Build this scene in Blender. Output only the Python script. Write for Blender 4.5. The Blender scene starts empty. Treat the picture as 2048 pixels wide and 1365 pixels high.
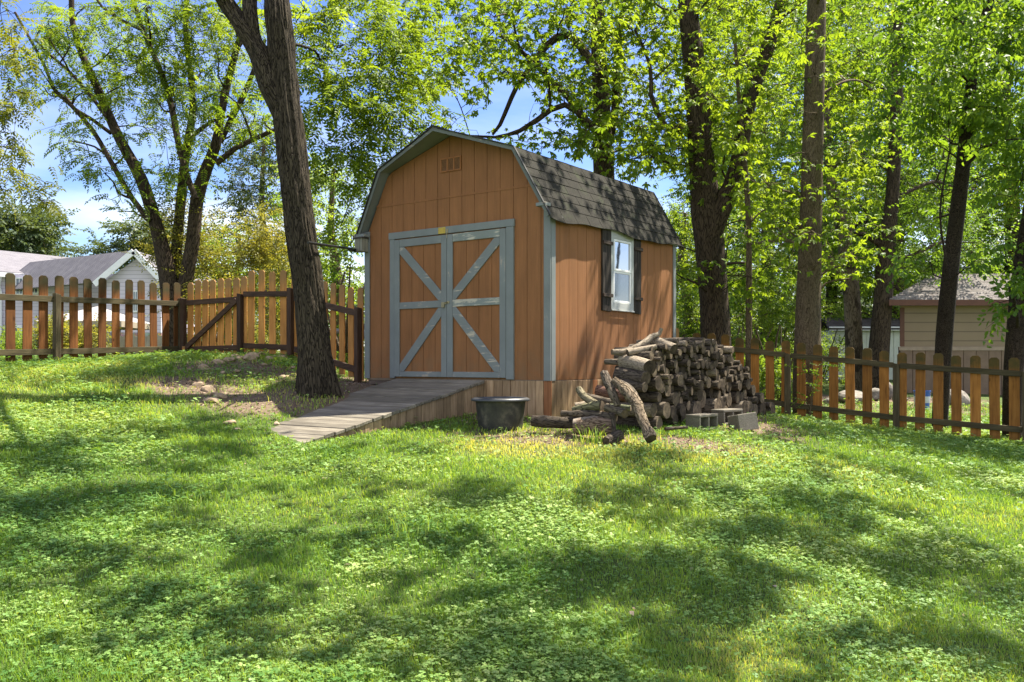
import bpy, math, random
import numpy as np
from mathutils import Vector, Matrix, Quaternion
R = math.radians
random.seed(11)
rng = np.random.default_rng(11)
scene = bpy.context.scene

# ------------------------------------------------------------------ camera, sky, sun, exposure
CAMH, F, HOR = 1.5, 1800.0, 726.0
cam_d = bpy.data.cameras.new('camera'); cam = bpy.data.objects.new('camera', cam_d)
scene.collection.objects.link(cam); scene.camera = cam
cam.location = (0, 0, CAMH); cam.rotation_euler = (R(90), 0, 0)
cam_d.sensor_width = 36; cam_d.lens = 36 * F / 2048; cam_d.shift_y = (HOR - 682.5) / 2048
cam_d.clip_start = .05; cam_d.clip_end = 1500

SUN_EL, SUN_AZ = 62.0, 58.0            # azimuth measured from +Y (into the picture) towards +X
world = bpy.data.worlds.new('World'); scene.world = world; world.use_nodes = True
wn, wl = world.node_tree.nodes, world.node_tree.links
wn.clear()
sky = wn.new('ShaderNodeTexSky'); sky.sky_type = 'NISHITA'; sky.sun_disc = False
sky.sun_elevation = R(SUN_EL); sky.sun_rotation = R(SUN_AZ); sky.ozone_density = 2.2; sky.dust_density = .6
bg = wn.new('ShaderNodeBackground'); bg.inputs[1].default_value = .075
wo = wn.new('ShaderNodeOutputWorld')
# thin high cloud low over the horizon
tc = wn.new('ShaderNodeTexCoord'); mpn = wn.new('ShaderNodeMapping'); mpn.inputs['Scale'].default_value = (2.2, 2.2, 9)
nz = wn.new('ShaderNodeTexNoise'); nz.inputs['Scale'].default_value = 1.7; nz.inputs['Detail'].default_value = 6
cr = wn.new('ShaderNodeValToRGB'); cr.color_ramp.elements[0].position = .36; cr.color_ramp.elements[1].position = .72
sep = wn.new('ShaderNodeSeparateXYZ')
mr = wn.new('ShaderNodeMapRange'); mr.inputs[1].default_value = .02; mr.inputs[2].default_value = .38
mr.inputs[3].default_value = .7; mr.inputs[4].default_value = 0
# unseen broken white cloud added behind the camera and overhead for neutral fill light
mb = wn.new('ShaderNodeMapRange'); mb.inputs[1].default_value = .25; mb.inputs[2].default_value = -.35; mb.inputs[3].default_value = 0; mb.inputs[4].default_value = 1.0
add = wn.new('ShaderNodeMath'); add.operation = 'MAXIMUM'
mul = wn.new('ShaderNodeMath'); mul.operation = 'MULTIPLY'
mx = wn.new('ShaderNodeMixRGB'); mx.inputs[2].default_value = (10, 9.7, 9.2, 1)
wl.new(tc.outputs['Generated'], mpn.inputs[0]); wl.new(mpn.outputs[0], nz.inputs[0]); wl.new(nz.outputs[0], cr.inputs[0])
wl.new(tc.outputs['Generated'], sep.inputs[0]); wl.new(sep.outputs[2], mr.inputs[0])
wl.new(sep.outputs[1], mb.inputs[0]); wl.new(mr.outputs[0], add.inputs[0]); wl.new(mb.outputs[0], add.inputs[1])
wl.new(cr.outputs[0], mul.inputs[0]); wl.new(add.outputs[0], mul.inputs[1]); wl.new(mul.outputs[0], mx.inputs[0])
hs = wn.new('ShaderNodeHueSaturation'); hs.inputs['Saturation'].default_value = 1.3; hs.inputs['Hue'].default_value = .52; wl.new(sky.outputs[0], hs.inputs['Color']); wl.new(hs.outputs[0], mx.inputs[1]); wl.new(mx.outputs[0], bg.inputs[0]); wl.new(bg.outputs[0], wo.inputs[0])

sun_d = bpy.data.lights.new('sun', 'SUN'); sun = bpy.data.objects.new('sun', sun_d); scene.collection.objects.link(sun)
sun_d.energy = 5.0; sun_d.angle = R(.53); sun_d.color = (1, .93, .80)
sdir = Vector((math.sin(R(SUN_AZ)) * math.cos(R(SUN_EL)), math.cos(R(SUN_AZ)) * math.cos(R(SUN_EL)), math.sin(R(SUN_EL))))
sun.rotation_euler = (-sdir).to_track_quat('-Z', 'Y').to_euler()
vs = scene.view_settings
vs.view_transform = 'Standard'; vs.look = 'None'; vs.exposure = 1.7; vs.gamma = 1; vs.use_curve_mapping = False
scene.cycles.max_bounces = 8; scene.cycles.diffuse_bounces = 4; scene.cycles.transmission_bounces = 5
scene.cycles.transparent_max_bounces = 8; scene.cycles.use_denoising = True

def W(px, py, Y):                       # where a point seen at (px, py) and Y metres into the yard stands
    return ((px - 1024) / F * Y, Y, CAMH + (HOR - py) / F * Y)

# ------------------------------------------------------------------ helpers
COL = scene.collection
def tag(o, label=None, cat=None, group=None, kind=None):
    for k, v in (('label', label), ('category', cat), ('group', group), ('kind', kind)):
        if v: o[k] = v
    return o
def thing(name, label, cat, loc=(0, 0, 0), rz=0, group=None):
    o = bpy.data.objects.new(name, None); COL.objects.link(o); o.location = loc; o.rotation_euler = (0, 0, rz)
    o.empty_display_size = .2
    return tag(o, label, cat, group)
class M:                                # collects shapes, builds ONE mesh object
    def __init__(s): s.v = []; s.f = []; s.m = []; s.at = []
    def add(s, vs_, fs, mi=0, at=None):
        b = len(s.v); s.v += [tuple(p) for p in vs_]; s.f += [tuple(b + i for i in f) for f in fs]; s.m += [mi] * len(fs)
        s.at += (at if at is not None else [(0, 0, 0)] * len(vs_))
    def box(s, x0, x1, y0, y1, z0, z1, mi=0, mat=None):
        v = [Vector(p) for p in ((x0, y0, z0), (x1, y0, z0), (x1, y1, z0), (x0, y1, z0), (x0, y0, z1), (x1, y0, z1), (x1, y1, z1), (x0, y1, z1))]
        if mat: v = [mat @ p for p in v]
        s.add(v, [(0, 3, 2, 1), (4, 5, 6, 7), (0, 1, 5, 4), (1, 2, 6, 5), (2, 3, 7, 6), (3, 0, 4, 7)], mi)
    def prism(s, poly, a, b, axis='y', mi=0, mat=None):   # poly in (x,z) pushed along y (or (y,z) along x, (x,y) along z)
        def P(u, w, d):
            p = Vector((u, d, w) if axis == 'y' else (d, u, w) if axis == 'x' else (u, w, d))
            return mat @ p if mat else p
        n = len(poly); v = [P(u, w, a) for u, w in poly] + [P(u, w, b) for u, w in poly]
        s.add(v, [tuple(range(n)), tuple(range(2 * n - 1, n - 1, -1))] + [(i, i + n, (i + 1) % n + n, (i + 1) % n) for i in range(n)], mi)
    def beam(s, p, q, w, h, up=(0, 0, 1), mi=0):          # a bar from p to q, w wide, h along up
        p, q, up = Vector(p), Vector(q), Vector(up); d = (q - p).normalized(); r = d.cross(up).normalized(); u = r.cross(d)
        v = [a + r * sx * w / 2 + u * sz * h / 2 for a in (p, q) for sx, sz in ((-1, -1), (1, -1), (1, 1), (-1, 1))]
        s.add(v, [(0, 1, 2, 3), (7, 6, 5, 4), (0, 4, 5, 1), (1, 5, 6, 2), (2, 6, 7, 3), (3, 7, 4, 0)], mi)
    def lathe(s, prof, n=40, c=(0, 0, 0), mi=0, sx=1, sy=1):
        v = []; k = len(prof)
        for i in range(n):
            a = 2 * math.pi * i / n
            v += [(c[0] + r * math.cos(a) * sx, c[1] + r * math.sin(a) * sy, c[2] + z) for r, z in prof]
        s.add(v, [(i * k + j, ((i + 1) % n) * k + j, ((i + 1) % n) * k + j + 1, i * k + j + 1) for i in range(n) for j in range(k - 1)], mi)
    def tube(s, pts, rad, n=8, caps=True, mi=0, capmi=None, jit=0, seed=0):
        pts = [Vector(p) for p in pts]; rr = random.Random(seed); L = 0; b = len(s.v); at = []; v = []
        up = Vector((0, 0, 1)) if abs((pts[-1] - pts[0]).normalized().z) < .9 else Vector((1, 0, 0))
        lob = [rr.uniform(-jit, jit) for _ in range(n)]
        for i, p in enumerate(pts):
            t = (pts[min(i + 1, len(pts) - 1)] - pts[max(i - 1, 0)]).normalized()
            r = t.cross(up).normalized(); u = r.cross(t); up = u
            if i: L += (p - pts[i - 1]).length
            for j in range(n):
                a = 2 * math.pi * j / n; k = rad[i] * (1 + lob[j] + rr.uniform(-jit, jit) * .4)
                v.append(p + r * math.cos(a) * k + u * math.sin(a) * k); at.append((math.cos(a) * rad[0], math.sin(a) * rad[0], L))
        m = len(pts)
        s.add(v, [(i * n + j, i * n + (j + 1) % n, (i + 1) * n + (j + 1) % n, (i + 1) * n + j) for i in range(m - 1) for j in range(n)], mi, at)
        if caps:
            cm = mi if capmi is None else capmi
            for e, p in ((0, pts[0]), (m - 1, pts[-1])):
                ring = [v[e * n + j] for j in range(n)]
                f = [(j, (j + 1) % n, n) for j in range(n)]
                s.add(ring + [p], [x[::-1] for x in f] if e else f, cm, [(q[0], q[1], 0) for q in at[e * n:e * n + n]] + [(0, 0, 0)])
    def build(s, name, mat, parent=None, smooth=False, bevel=0):
        me = bpy.data.meshes.new(name); me.from_pydata([tuple(p) for p in s.v], [], s.f)
        for mm in (mat if isinstance(mat, (list, tuple)) else [mat]): me.materials.append(mm)
        me.polygons.foreach_set('material_index', s.m)
        if any(a != (0, 0, 0) for a in s.at):
            A = me.attributes.new('bk', 'FLOAT_VECTOR', 'POINT'); A.data.foreach_set('vector', np.array(s.at, 'f').ravel())
        if smooth: me.polygons.foreach_set('use_smooth', [True] * len(me.polygons))
        me.update(); o = bpy.data.objects.new(name, me); COL.objects.link(o); o.parent = parent
        if bevel:
            b = o.modifiers.new('b', 'BEVEL'); b.width = bevel; b.segments = 1; b.limit_method = 'ANGLE'
        return o
def np_mesh(name, V, Q, mat, attrs=None, parent=None, smooth=False, midx=None):   # V (n,3); Q (m,3 or 4)
    me = bpy.data.meshes.new(name); k = Q.shape[1]
    me.vertices.add(len(V)); me.vertices.foreach_set('co', np.ascontiguousarray(V, 'f').ravel())
    me.loops.add(Q.size); me.loops.foreach_set('vertex_index', np.ascontiguousarray(Q, 'i').ravel())
    me.polygons.add(len(Q)); me.polygons.foreach_set('loop_start', np.arange(len(Q), dtype='i') * k)
    me.polygons.foreach_set('loop_total', np.full(len(Q), k, 'i'))
    if smooth: me.polygons.foreach_set('use_smooth', np.ones(len(Q), bool))
    for mm in (mat if isinstance(mat, (list, tuple)) else [mat]): me.materials.append(mm)
    if midx is not None: me.polygons.foreach_set('material_index', np.ascontiguousarray(midx, 'i'))
    for an, (typ, arr) in (attrs or {}).items():
        A = me.attributes.new(an, typ, 'POINT'); A.data.foreach_set('vector' if typ == 'FLOAT_VECTOR' else 'value', np.ascontiguousarray(arr, 'f').ravel())
    me.update(calc_edges=True); me.validate()
    o = bpy.data.objects.new(name, me); COL.objects.link(o); o.parent = parent
    return o

# value noise in numpy
_tab = rng.random(65536).astype('f')
def _h(ix, iy, iz): return _tab[((ix * 73856093) ^ (iy * 19349663) ^ (iz * 83492791)) & 65535]
def vnoise(x, y, z=0.0):
    x, y, z = np.broadcast_arrays(np.asarray(x, float), y, z)
    ix, iy, iz = [np.floor(a).astype(np.int64) for a in (x, y, z)]; fx, fy, fz = x - ix, y - iy, z - iz
    fx, fy, fz = [a * a * (3 - 2 * a) for a in (fx, fy, fz)]; o = 0
    for dx in (0, 1):
        for dy in (0, 1):
            for dz in (0, 1):
                o = o + _h(ix + dx, iy + dy, iz + dz) * (fx if dx else 1 - fx) * (fy if dy else 1 - fy) * (fz if dz else 1 - fz)
    return o
def fbm(x, y, z=0.0, o=4):
    s = 0; a = .5
    for i in range(o): s = s + a * vnoise(x * 2 ** i + 17 * i, y * 2 ** i, z * 2 ** i); a *= .5
    return s

# ------------------------------------------------------------------ materials
class NT:
    def __init__(s, name):
        s.m = bpy.data.materials.new(name); s.m.use_nodes = True; s.t = s.m.node_tree; s.t.nodes.clear()
        s.out = s.n('ShaderNodeOutputMaterial')
    def n(s, typ, **kw):
        x = s.t.nodes.new(typ)
        for k, v in kw.items(): setattr(x, k, v)
        return x
    def l(s, a, b): s.t.links.new(a, b)
    def vec(s, attr=None, scale=(1, 1, 1), rot=(0, 0, 0), rnd=True):
        if attr: c = s.n('ShaderNodeAttribute', attribute_name=attr).outputs['Vector']
        else: c = s.n('ShaderNodeTexCoord').outputs['Object']
        if rnd:
            oi = s.n('ShaderNodeObjectInfo'); m = s.n('ShaderNodeMath', operation='MULTIPLY'); m.inputs[1].default_value = 37.0
            a = s.n('ShaderNodeVectorMath', operation='ADD'); s.l(oi.outputs['Random'], m.inputs[0]); s.l(c, a.inputs[0]); s.l(m.outputs[0], a.inputs[1]); c = a.outputs[0]
        mp = s.n('ShaderNodeMapping'); mp.inputs['Scale'].default_value = scale; mp.inputs['Rotation'].default_value = rot; s.l(c, mp.inputs[0])
        return mp.outputs[0]
    def noise(s, v, scale, detail=5, rough=.6, dist=0):
        x = s.n('ShaderNodeTexNoise'); x.inputs['Scale'].default_value = scale; x.inputs['Detail'].default_value = detail
        x.inputs['Roughness'].default_value = rough; x.inputs['Distortion'].default_value = dist; s.l(v, x.inputs['Vector']); return x.outputs[0]
    def ramp(s, f, stops):
        x = s.n('ShaderNodeValToRGB'); e = x.color_ramp.elements
        while len(e) < len(stops): e.new(.5)
        for i, (p, c) in enumerate(stops): e[i].position = p; e[i].color = (*c, 1) if not isinstance(c, (int, float)) else (c, c, c, 1)
        s.l(f, x.inputs[0]); return x.outputs[0]
    def mix(s, f, a, b, mode='MIX'):
        x = s.n('ShaderNodeMixRGB', blend_type=mode)
        for i, q in ((0, f), (1, a), (2, b)):
            if isinstance(q, (int, float)): x.inputs[i].default_value = q if i == 0 else (q, q, q, 1)
            elif isinstance(q, tuple): x.inputs[i].default_value = (*q, 1)
            else: s.l(q, x.inputs[i])
        return x.outputs[0]
    def bump(s, h, strength=.5, dist=.01):
        x = s.n('ShaderNodeBump'); x.inputs['Strength'].default_value = strength; x.inputs['Distance'].default_value = dist
        s.l(h, x.inputs['Height']); return x.outputs[0]
    def pbr(s, col, rough=.8, bump=None, spec=.3, metal=0):
        b = s.n('ShaderNodeBsdfPrincipled')
        if isinstance(col, tuple): b.inputs['Base Color'].default_value = (*col, 1)
        else: s.l(col, b.inputs['Base Color'])
        if isinstance(rough, (int, float)): b.inputs['Roughness'].default_value = rough
        else: s.l(rough, b.inputs['Roughness'])
        b.inputs['Specular IOR Level'].default_value = spec; b.inputs['Metallic'].default_value = metal
        if bump: s.l(bump, b.inputs['Normal'])
        s.l(b.outputs[0], s.out.inputs[0]); return s.m
    def rnd(s, lo, hi):
        oi = s.n('ShaderNodeObjectInfo'); m = s.n('ShaderNodeMapRange'); m.inputs[3].default_value = lo; m.inputs[4].default_value = hi
        s.l(oi.outputs['Random'], m.inputs[0]); return m.outputs[0]

def m_plain(name, col, rough=.7, spec=.3, metal=0, var=.15, scale=6):
    t = NT(name); v = t.vec(); n = t.noise(v, scale); k = t.ramp(n, [(.3, 1 - var), (.7, 1 + var)])
    c = t.mix(1.0, col, k, 'MULTIPLY'); return t.pbr(c, rough, t.bump(t.noise(v, scale * 8), .15, .004), spec, metal)
def m_wood(name, dark, mid, light, axis='z', rough=.8, obj_var=.25, knots=True, moss=None, bumps=.35, tint=False):
    t = NT(name); sc = {'z': (1, 1, .06), 'x': (.06, 1, 1), 'y': (1, .06, 1)}[axis]
    v = t.vec(scale=sc); g = t.noise(v, 38, 6, .65, .4); w = t.noise(t.vec(), 2.3, 4)
    c = t.ramp(g, [(.25, dark), (.5, mid), (.75, light)])
    c = t.mix(.75, c, t.ramp(w, [(.3, .68), (.7, 1.12)]), 'MULTIPLY')
    if obj_var:
        k = t.rnd(1 - obj_var, 1 + obj_var * .6); cc = t.n('ShaderNodeCombineXYZ')
        for i in range(3): t.l(k, cc.inputs[i])
        c = t.mix(1.0, c, cc.outputs[0], 'MULTIPLY')
    if tint: c = t.mix(1.0, c, t.n('ShaderNodeAttribute', attribute_name='bk').outputs['Vector'], 'MULTIPLY')
    if knots:
        vo = t.n('ShaderNodeTexVoronoi'); vo.inputs['Scale'].default_value = 3.1; t.l(t.vec(scale={'z': (1, 1, .6), 'x': (.6, 1, 1), 'y': (1, .6, 1)}[axis]), vo.inputs['Vector'])
        c = t.mix(t.ramp(vo.outputs['Distance'], [(.035, 0.75), (.075, 0.)]), c, tuple(x * .45 for x in dark))
    if moss:
        tc_ = t.n('ShaderNodeTexCoord'); sp = t.n('ShaderNodeSeparateXYZ'); t.l(tc_.outputs['Generated'], sp.inputs[0])
        a = t.ramp(sp.outputs[2], [(.0, .5), (.1, .0), (.78, .0), (.9, 1.)]); n = t.noise(t.vec(), 5, 5)
        f = t.mix(1.0, a, t.ramp(n, [(.2, .45), (.65, 1.)]), 'MULTIPLY'); c = t.mix(f, c, moss)
    return t.pbr(c, rough, t.bump(g, bumps, .004), .25)
def m_paint(name, paint, under=(.33, .27, .2), peel=.5, axis='z'):
    t = NT(name); sc = {'z': (1, 1, .09), 'x': (.09, 1, 1), 'y': (1, .09, 1)}[axis]
    v = t.vec(scale=sc); g = t.noise(v, 26, 6, .7, .6); w = t.noise(t.vec(), 3.1, 5)
    f = t.mix(.45, g, w); f = t.ramp(f, [(peel + .075, 0.), (peel + .12, 1.)])
    p = t.mix(.6, paint, t.ramp(w, [(.3, .8), (.7, 1.15)]), 'MULTIPLY')
    c = t.mix(f, p, t.mix(g, under, tuple(min(1, x * 1.5) for x in under)))
    return t.pbr(c, .75, t.bump(t.mix(.5, f, g), .4, .003), .3)
def m_bark(name, dark, light, scale=1.0, depth=.6, patch=None, blocky=False, stretch=.2):
    t = NT(name); v = t.vec('bk', (1, 1, stretch if not blocky else .7))
    n1 = t.noise(v, 9 * scale, 6, .7, 1.2); vo = t.n('ShaderNodeTexVoronoi', feature='DISTANCE_TO_EDGE'); vo.inputs['Scale'].default_value = (26 if not blocky else 34) * scale
    dv = t.n('ShaderNodeVectorMath', operation='ADD'); sc_ = t.n('ShaderNodeVectorMath', operation='SCALE'); sc_.inputs['Scale'].default_value = .16
    nc = t.n('ShaderNodeTexNoise'); nc.inputs['Scale'].default_value = 11 * scale; t.l(v, nc.inputs[0]); t.l(nc.outputs['Color'], sc_.inputs[0]); t.l(v, dv.inputs[0]); t.l(sc_.outputs[0], dv.inputs[1]); t.l(dv.outputs[0], vo.inputs['Vector'])
    e = t.ramp(vo.outputs['Distance'], [(.0, 0.), (.035, .45), (.13, 1.)]); n3 = t.noise(v, 34 * scale, 5, .75); h = t.mix(.45, e, t.mix(.5, n1, n3))
    c = t.ramp(h, [(.15, tuple(x * .35 for x in dark)), (.42, dark), (.66, tuple((x + y) / 2 for x, y in zip(dark, light))), (.86, light)])
    big = t.noise(t.vec('bk'), 1.6, 4); c = t.mix(.7, c, t.ramp(big, [(.3, .7), (.7, 1.25)]), 'MULTIPLY')
    if patch: c = t.mix(t.ramp(t.noise(t.vec('bk'), 2.2, 3), [(.55, 0.), (.62, .8)]), c, patch)
    return t.pbr(c, .9, t.bump(h, depth, .035), .15)
def m_leaf(name, a, b, trans=.5, tcol=1.6, yellow=(.30, .26, .02), yf=.15, rough=.5, spec=.3):
    t = NT(name); at = t.n('ShaderNodeAttribute', attribute_name='lv').outputs['Fac']
    c = t.ramp(at, [(0, a), (.8, b), (1.0, tuple(b[i] * (1 - yf) + yellow[i] * yf for i in range(3)))])
    bs = t.n('ShaderNodeBsdfPrincipled'); t.l(c, bs.inputs['Base Color']); bs.inputs['Roughness'].default_value = rough; bs.inputs['Specular IOR Level'].default_value = spec
    tr = t.n('ShaderNodeBsdfTranslucent'); c2 = t.mix(1.0, c, (tcol * 1.15, tcol, tcol * .35), 'MULTIPLY'); t.l(c2, tr.inputs[0])
    ms = t.n('ShaderNodeMixShader'); ms.inputs[0].default_value = trans; t.l(bs.outputs[0], ms.inputs[1]); t.l(tr.outputs[0], ms.inputs[2]); t.l(ms.outputs[0], t.out.inputs[0])
    return t.m

# ------------------------------------------------------------------ ground: one sheet fitted through surveyed spots
CT = [(0, 0, -.35), (-3, 0, -.25), (4, 0, -.45), (0, 4.2, .06), (-2.3, 4, .12), (2.5, 4.4, -.06), (.0, 7, .43), (0, 8.9, .64), (-3.6, 6.3, .54), (-4.4, 7.7, .78),
      (-5.6, 9.7, 1.1), (3.5, 6.2, .08), (4.95, 8.7, .2), (7.2, 12.0, .24), (7.5, 13.6, .28), (5.7, 14, .44), (4.55, 15.3, .6), (3.52, 16, .75), (1.5, 9.8, .74), (3.4, 12.4, .76),
      (.1, 10.1, .78), (.45, 10.6, .8), (-.6, 10.7, .83), (-1.2, 9.6, .76), (-2.4, 8.7, .68), (-3.2, 9.75, .81), (-2.75, 10.35, .93), (-2.4, 11.0, 1.1), (-1.9, 12.4, 1.2), (-3.2, 11.6, 1.22), (-3.5, 10.3, 1.02), (-2.1, 12.8, 1.2),
      (-3.6, 13.0, 1.5), (-4.2, 13.3, 1.56), (-3.9, 14.7, 1.6), (-5.9, 15.6, 1.57), (-7.14, 12.8, 1.48), (-9, 10, 1.4), (1.5, 14, .95), (0, 14.5, 1.1), (-2, 15.5, 1.35), (8.5, 20, .72), (4, 21, .8), (12, 30, .9), (4, 30, 1.0), (-6, 24, 1.45),
      (-14, 24, 1.45), (-20, 45, 1.1), (0, 45, 1.2), (20, 45, 1.3), (14, 14, .1), (12, 5, -.5), (-12, 2, .6), (-16, 14, 1.7), (0, -6, -.9)]
CT = np.array(CT, float)
def _tps(d): return np.where(d > 1e-9, d * d * np.log(np.maximum(d, 1e-9)), 0)
_n = len(CT); _K = _tps(np.hypot(CT[:, 0:1] - CT[:, 0], CT[:, 1:2] - CT[:, 1])) + np.eye(_n) * .25
_P = np.c_[np.ones(_n), CT[:, :2]]; _A = np.block([[_K, _P], [_P.T, np.zeros((3, 3))]])
_w = np.linalg.solve(_A, np.r_[CT[:, 2], 0, 0, 0])
def gz(x, y):
    x = np.asarray(x, float); y = np.asarray(y, float); xs, ys = x.ravel(), y.ravel()
    d = _tps(np.hypot(xs[:, None] - CT[:, 0], ys[:, None] - CT[:, 1])); z = d @ _w[:_n] + _w[_n] + _w[_n + 1] * xs + _w[_n + 2] * ys
    r = np.hypot(xs, ys - 10); k = np.clip((r - 24) / 22, 0, 1); k = k * k * (3 - 2 * k); z = z * (1 - k) + 1.15 * k
    z = z + .035 * (fbm(xs * .9, ys * .9, 3.1) - .47) * 2 + .015 * (fbm(xs * 4, ys * 4, 7.7, 3) - .44) * 2
    return z.reshape(x.shape)
def g1(x, y): return float(gz(np.array([x]), np.array([y]))[0])
def blob(x, y, cx, cy, rx, ry): return np.exp(-(((x - cx) / rx) ** 2 + ((y - cy) / ry) ** 2))
def dirt(x, y):
    d = .85 * blob(x, y, -3.6, 12.6, 1.1, .9) + .65 * blob(x, y, -3.0, 10.5, .9, .7) + .9 * blob(x, y, -2.0, 11.8, .7, .9) + .75 * blob(x, y, -4.0, 11.2, .8, .6) + .7 * blob(x, y, 1.5, 9.35, 1.3, .35) + .35 * blob(x, y, .2, 9.6, 1.6, .4) \
        + 1.0 * blob(x, y, 4.0, 13.2, 1.1, .8) + .8 * blob(x, y, 3.0, 11.3, .8, 1.2) + .5 * blob(x, y, 5.3, 13.2, 1.2, .5) + .5 * blob(x, y, -6.6, 13.2, .6, 1.2) + .7 * blob(x, y, 8, 19, 4, 2.5) + 1.2 * blob(x, y, .3, 12.5, 2, 2)
    return np.clip(d + (fbm(x * 1.6, y * 1.6, 1.3) - .47) * 1.1, 0, 1)
def axis_pts(lo, hi, n, c, k):
    u = np.linspace(-1, 1, n); w = np.sinh(u * k) / np.sinh(k); return np.where(w < 0, c + w * (c - lo), c + w * (hi - c))
gx = axis_pts(-420, 420, 420, -.5, 5.2); gy = axis_pts(-60, 700, 460, 10, 5.0)
GX, GY = np.meshgrid(gx, gy); GZ = gz(GX, GY)
ii = np.arange(len(gy) - 1)[:, None] * len(gx) + np.arange(len(gx) - 1)[None]; ii = ii.ravel()
t = NT('lawn_soil'); da = t.n('ShaderNodeAttribute', attribute_name='dirt').outputs['Fac']; v = t.vec(rnd=False)
n1 = t.noise(v, 3, 6); n2 = t.noise(v, 45, 5, .7)
green = t.ramp(n2, [(.3, (.035, .052, .014)), (.55, (.075, .105, .03)), (.75, (.14, .16, .06))])
green = t.mix(.6, green, t.ramp(n1, [(.3, .7), (.7, 1.3)]), 'MULTIPLY')
soil = t.ramp(t.noise(v, 30, 7, .75), [(.3, (.06, .042, .028)), (.5, (.15, .11, .075)), (.72, (.21, .165, .12))])
c = t.mix(t.ramp(da, [(.3, 0.), (.62, 1.)]), green, soil)
mat_ground = t.pbr(c, .95, t.bump(n2, .6, .02), .1)
ground = np_mesh('ground', np.c_[GX.ravel(), GY.ravel(), GZ.ravel()], np.c_[ii, ii + 1, ii + 1 + len(gx), ii + len(gx)], mat_ground, {'dirt': ('FLOAT', dirt(GX.ravel(), GY.ravel()))}, smooth=True)
tag(ground, kind='structure')

# ------------------------------------------------------------------ the shed
TH = R(-36.242); FW, FD = 3.05, 3.29; ZF = 1.295
c_, s_ = math.cos(TH), math.sin(TH)
SX, SY = .45 - c_ * FW, 10.651 - s_ * FW          # left front corner; local x runs to the right corner, y into the shed
SHED = (SX, SY, ZF)
def shed_pt(x, y, z=0): return (SX + c_ * x - s_ * y, SY + s_ * x + c_ * y, ZF + z)
def on_shed(name, label, cat, group=None): return thing(name, label, cat, SHED, TH, group)

ORANGE = (.262, .115, .044)
def m_siding():
    t = NT('siding_paint'); v = t.vec(scale=(1, 1, .05), rnd=False); g = t.noise(v, 60, 5, .7, .3); w = t.noise(t.vec(rnd=False), 1.3, 5)
    c = t.mix(.8, ORANGE, t.ramp(g, [(.25, .82), (.75, 1.14)]), 'MULTIPLY'); c = t.mix(.9, c, t.ramp(w, [(.3, .88), (.72, 1.1)]), 'MULTIPLY'); c = t.mix(.6, c, t.ramp(t.noise(t.vec(scale=(1, 1, .12), rnd=False), 9, 4), [(.35, .82), (.65, 1.1)]), 'MULTIPLY')
    tcn = t.n('ShaderNodeTexCoord'); sp = t.n('ShaderNodeSeparateXYZ'); t.l(tcn.outputs['Object'], sp.inputs[0])
    # rain-splash mildew near the foot and worn specks
    mpz = t.n('ShaderNodeMapRange'); mpz.inputs[1].default_value = 0; mpz.inputs[2].default_value = .55; mpz.inputs[3].default_value = .55; mpz.inputs[4].default_value = 0; t.l(sp.outputs[2], mpz.inputs[0])
    f = t.mix(1.0, mpz.outputs[0], t.ramp(t.noise(t.vec(rnd=False), 7, 6), [(.35, 0.), (.7, 1.)]), 'MULTIPLY'); c = t.mix(f, c, (.17, .125, .07))
    sk = t.ramp(t.noise(t.vec(rnd=False), 90, 2), [(.70, 0.), (.76, .5)]); c = t.mix(sk, c, (.5, .3, .17))
    return t.pbr(c, .78, t.bump(g, .35, .003), .25)
MS = m_siding()
M_GROOVE = m_plain('siding_groove', (.17, .07, .026), .9, .1)
BLUE = (.195, .212, .205)
MP_Z = m_paint('trim_paint_upright', BLUE, peel=.53); MP_X = m_paint('trim_paint_level', BLUE, peel=.50, axis='x'); MP_D = m_paint('trim_paint_worn', BLUE, (.38, .33, .25), peel=.47, axis='x')
MP_S = m_paint('soffit_paint', (.18, .19, .175), peel=.62, axis='y')
shed = on_shed('garden_shed', 'orange barn-style garden shed with blue-grey trim and a dark shingled gambrel roof', 'shed')
HE, HK, HA, KN = 1.99, 2.785, 3.15, 1.12
mid = FW / 2
prof = [(-.0, HE), (mid - KN, HK), (mid, HA), (mid + KN, HK), (FW, HE)]
def roof_z(x):
    for (a, b), (c, d) in zip(prof, prof[1:]):
        if a <= x <= c: return b + (d - b) * (x - a) / (c - a) - .03 * math.hypot(1, (d - b) / (c - a))
    return HE - .06
HP = 2.338
G = .2032
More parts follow.
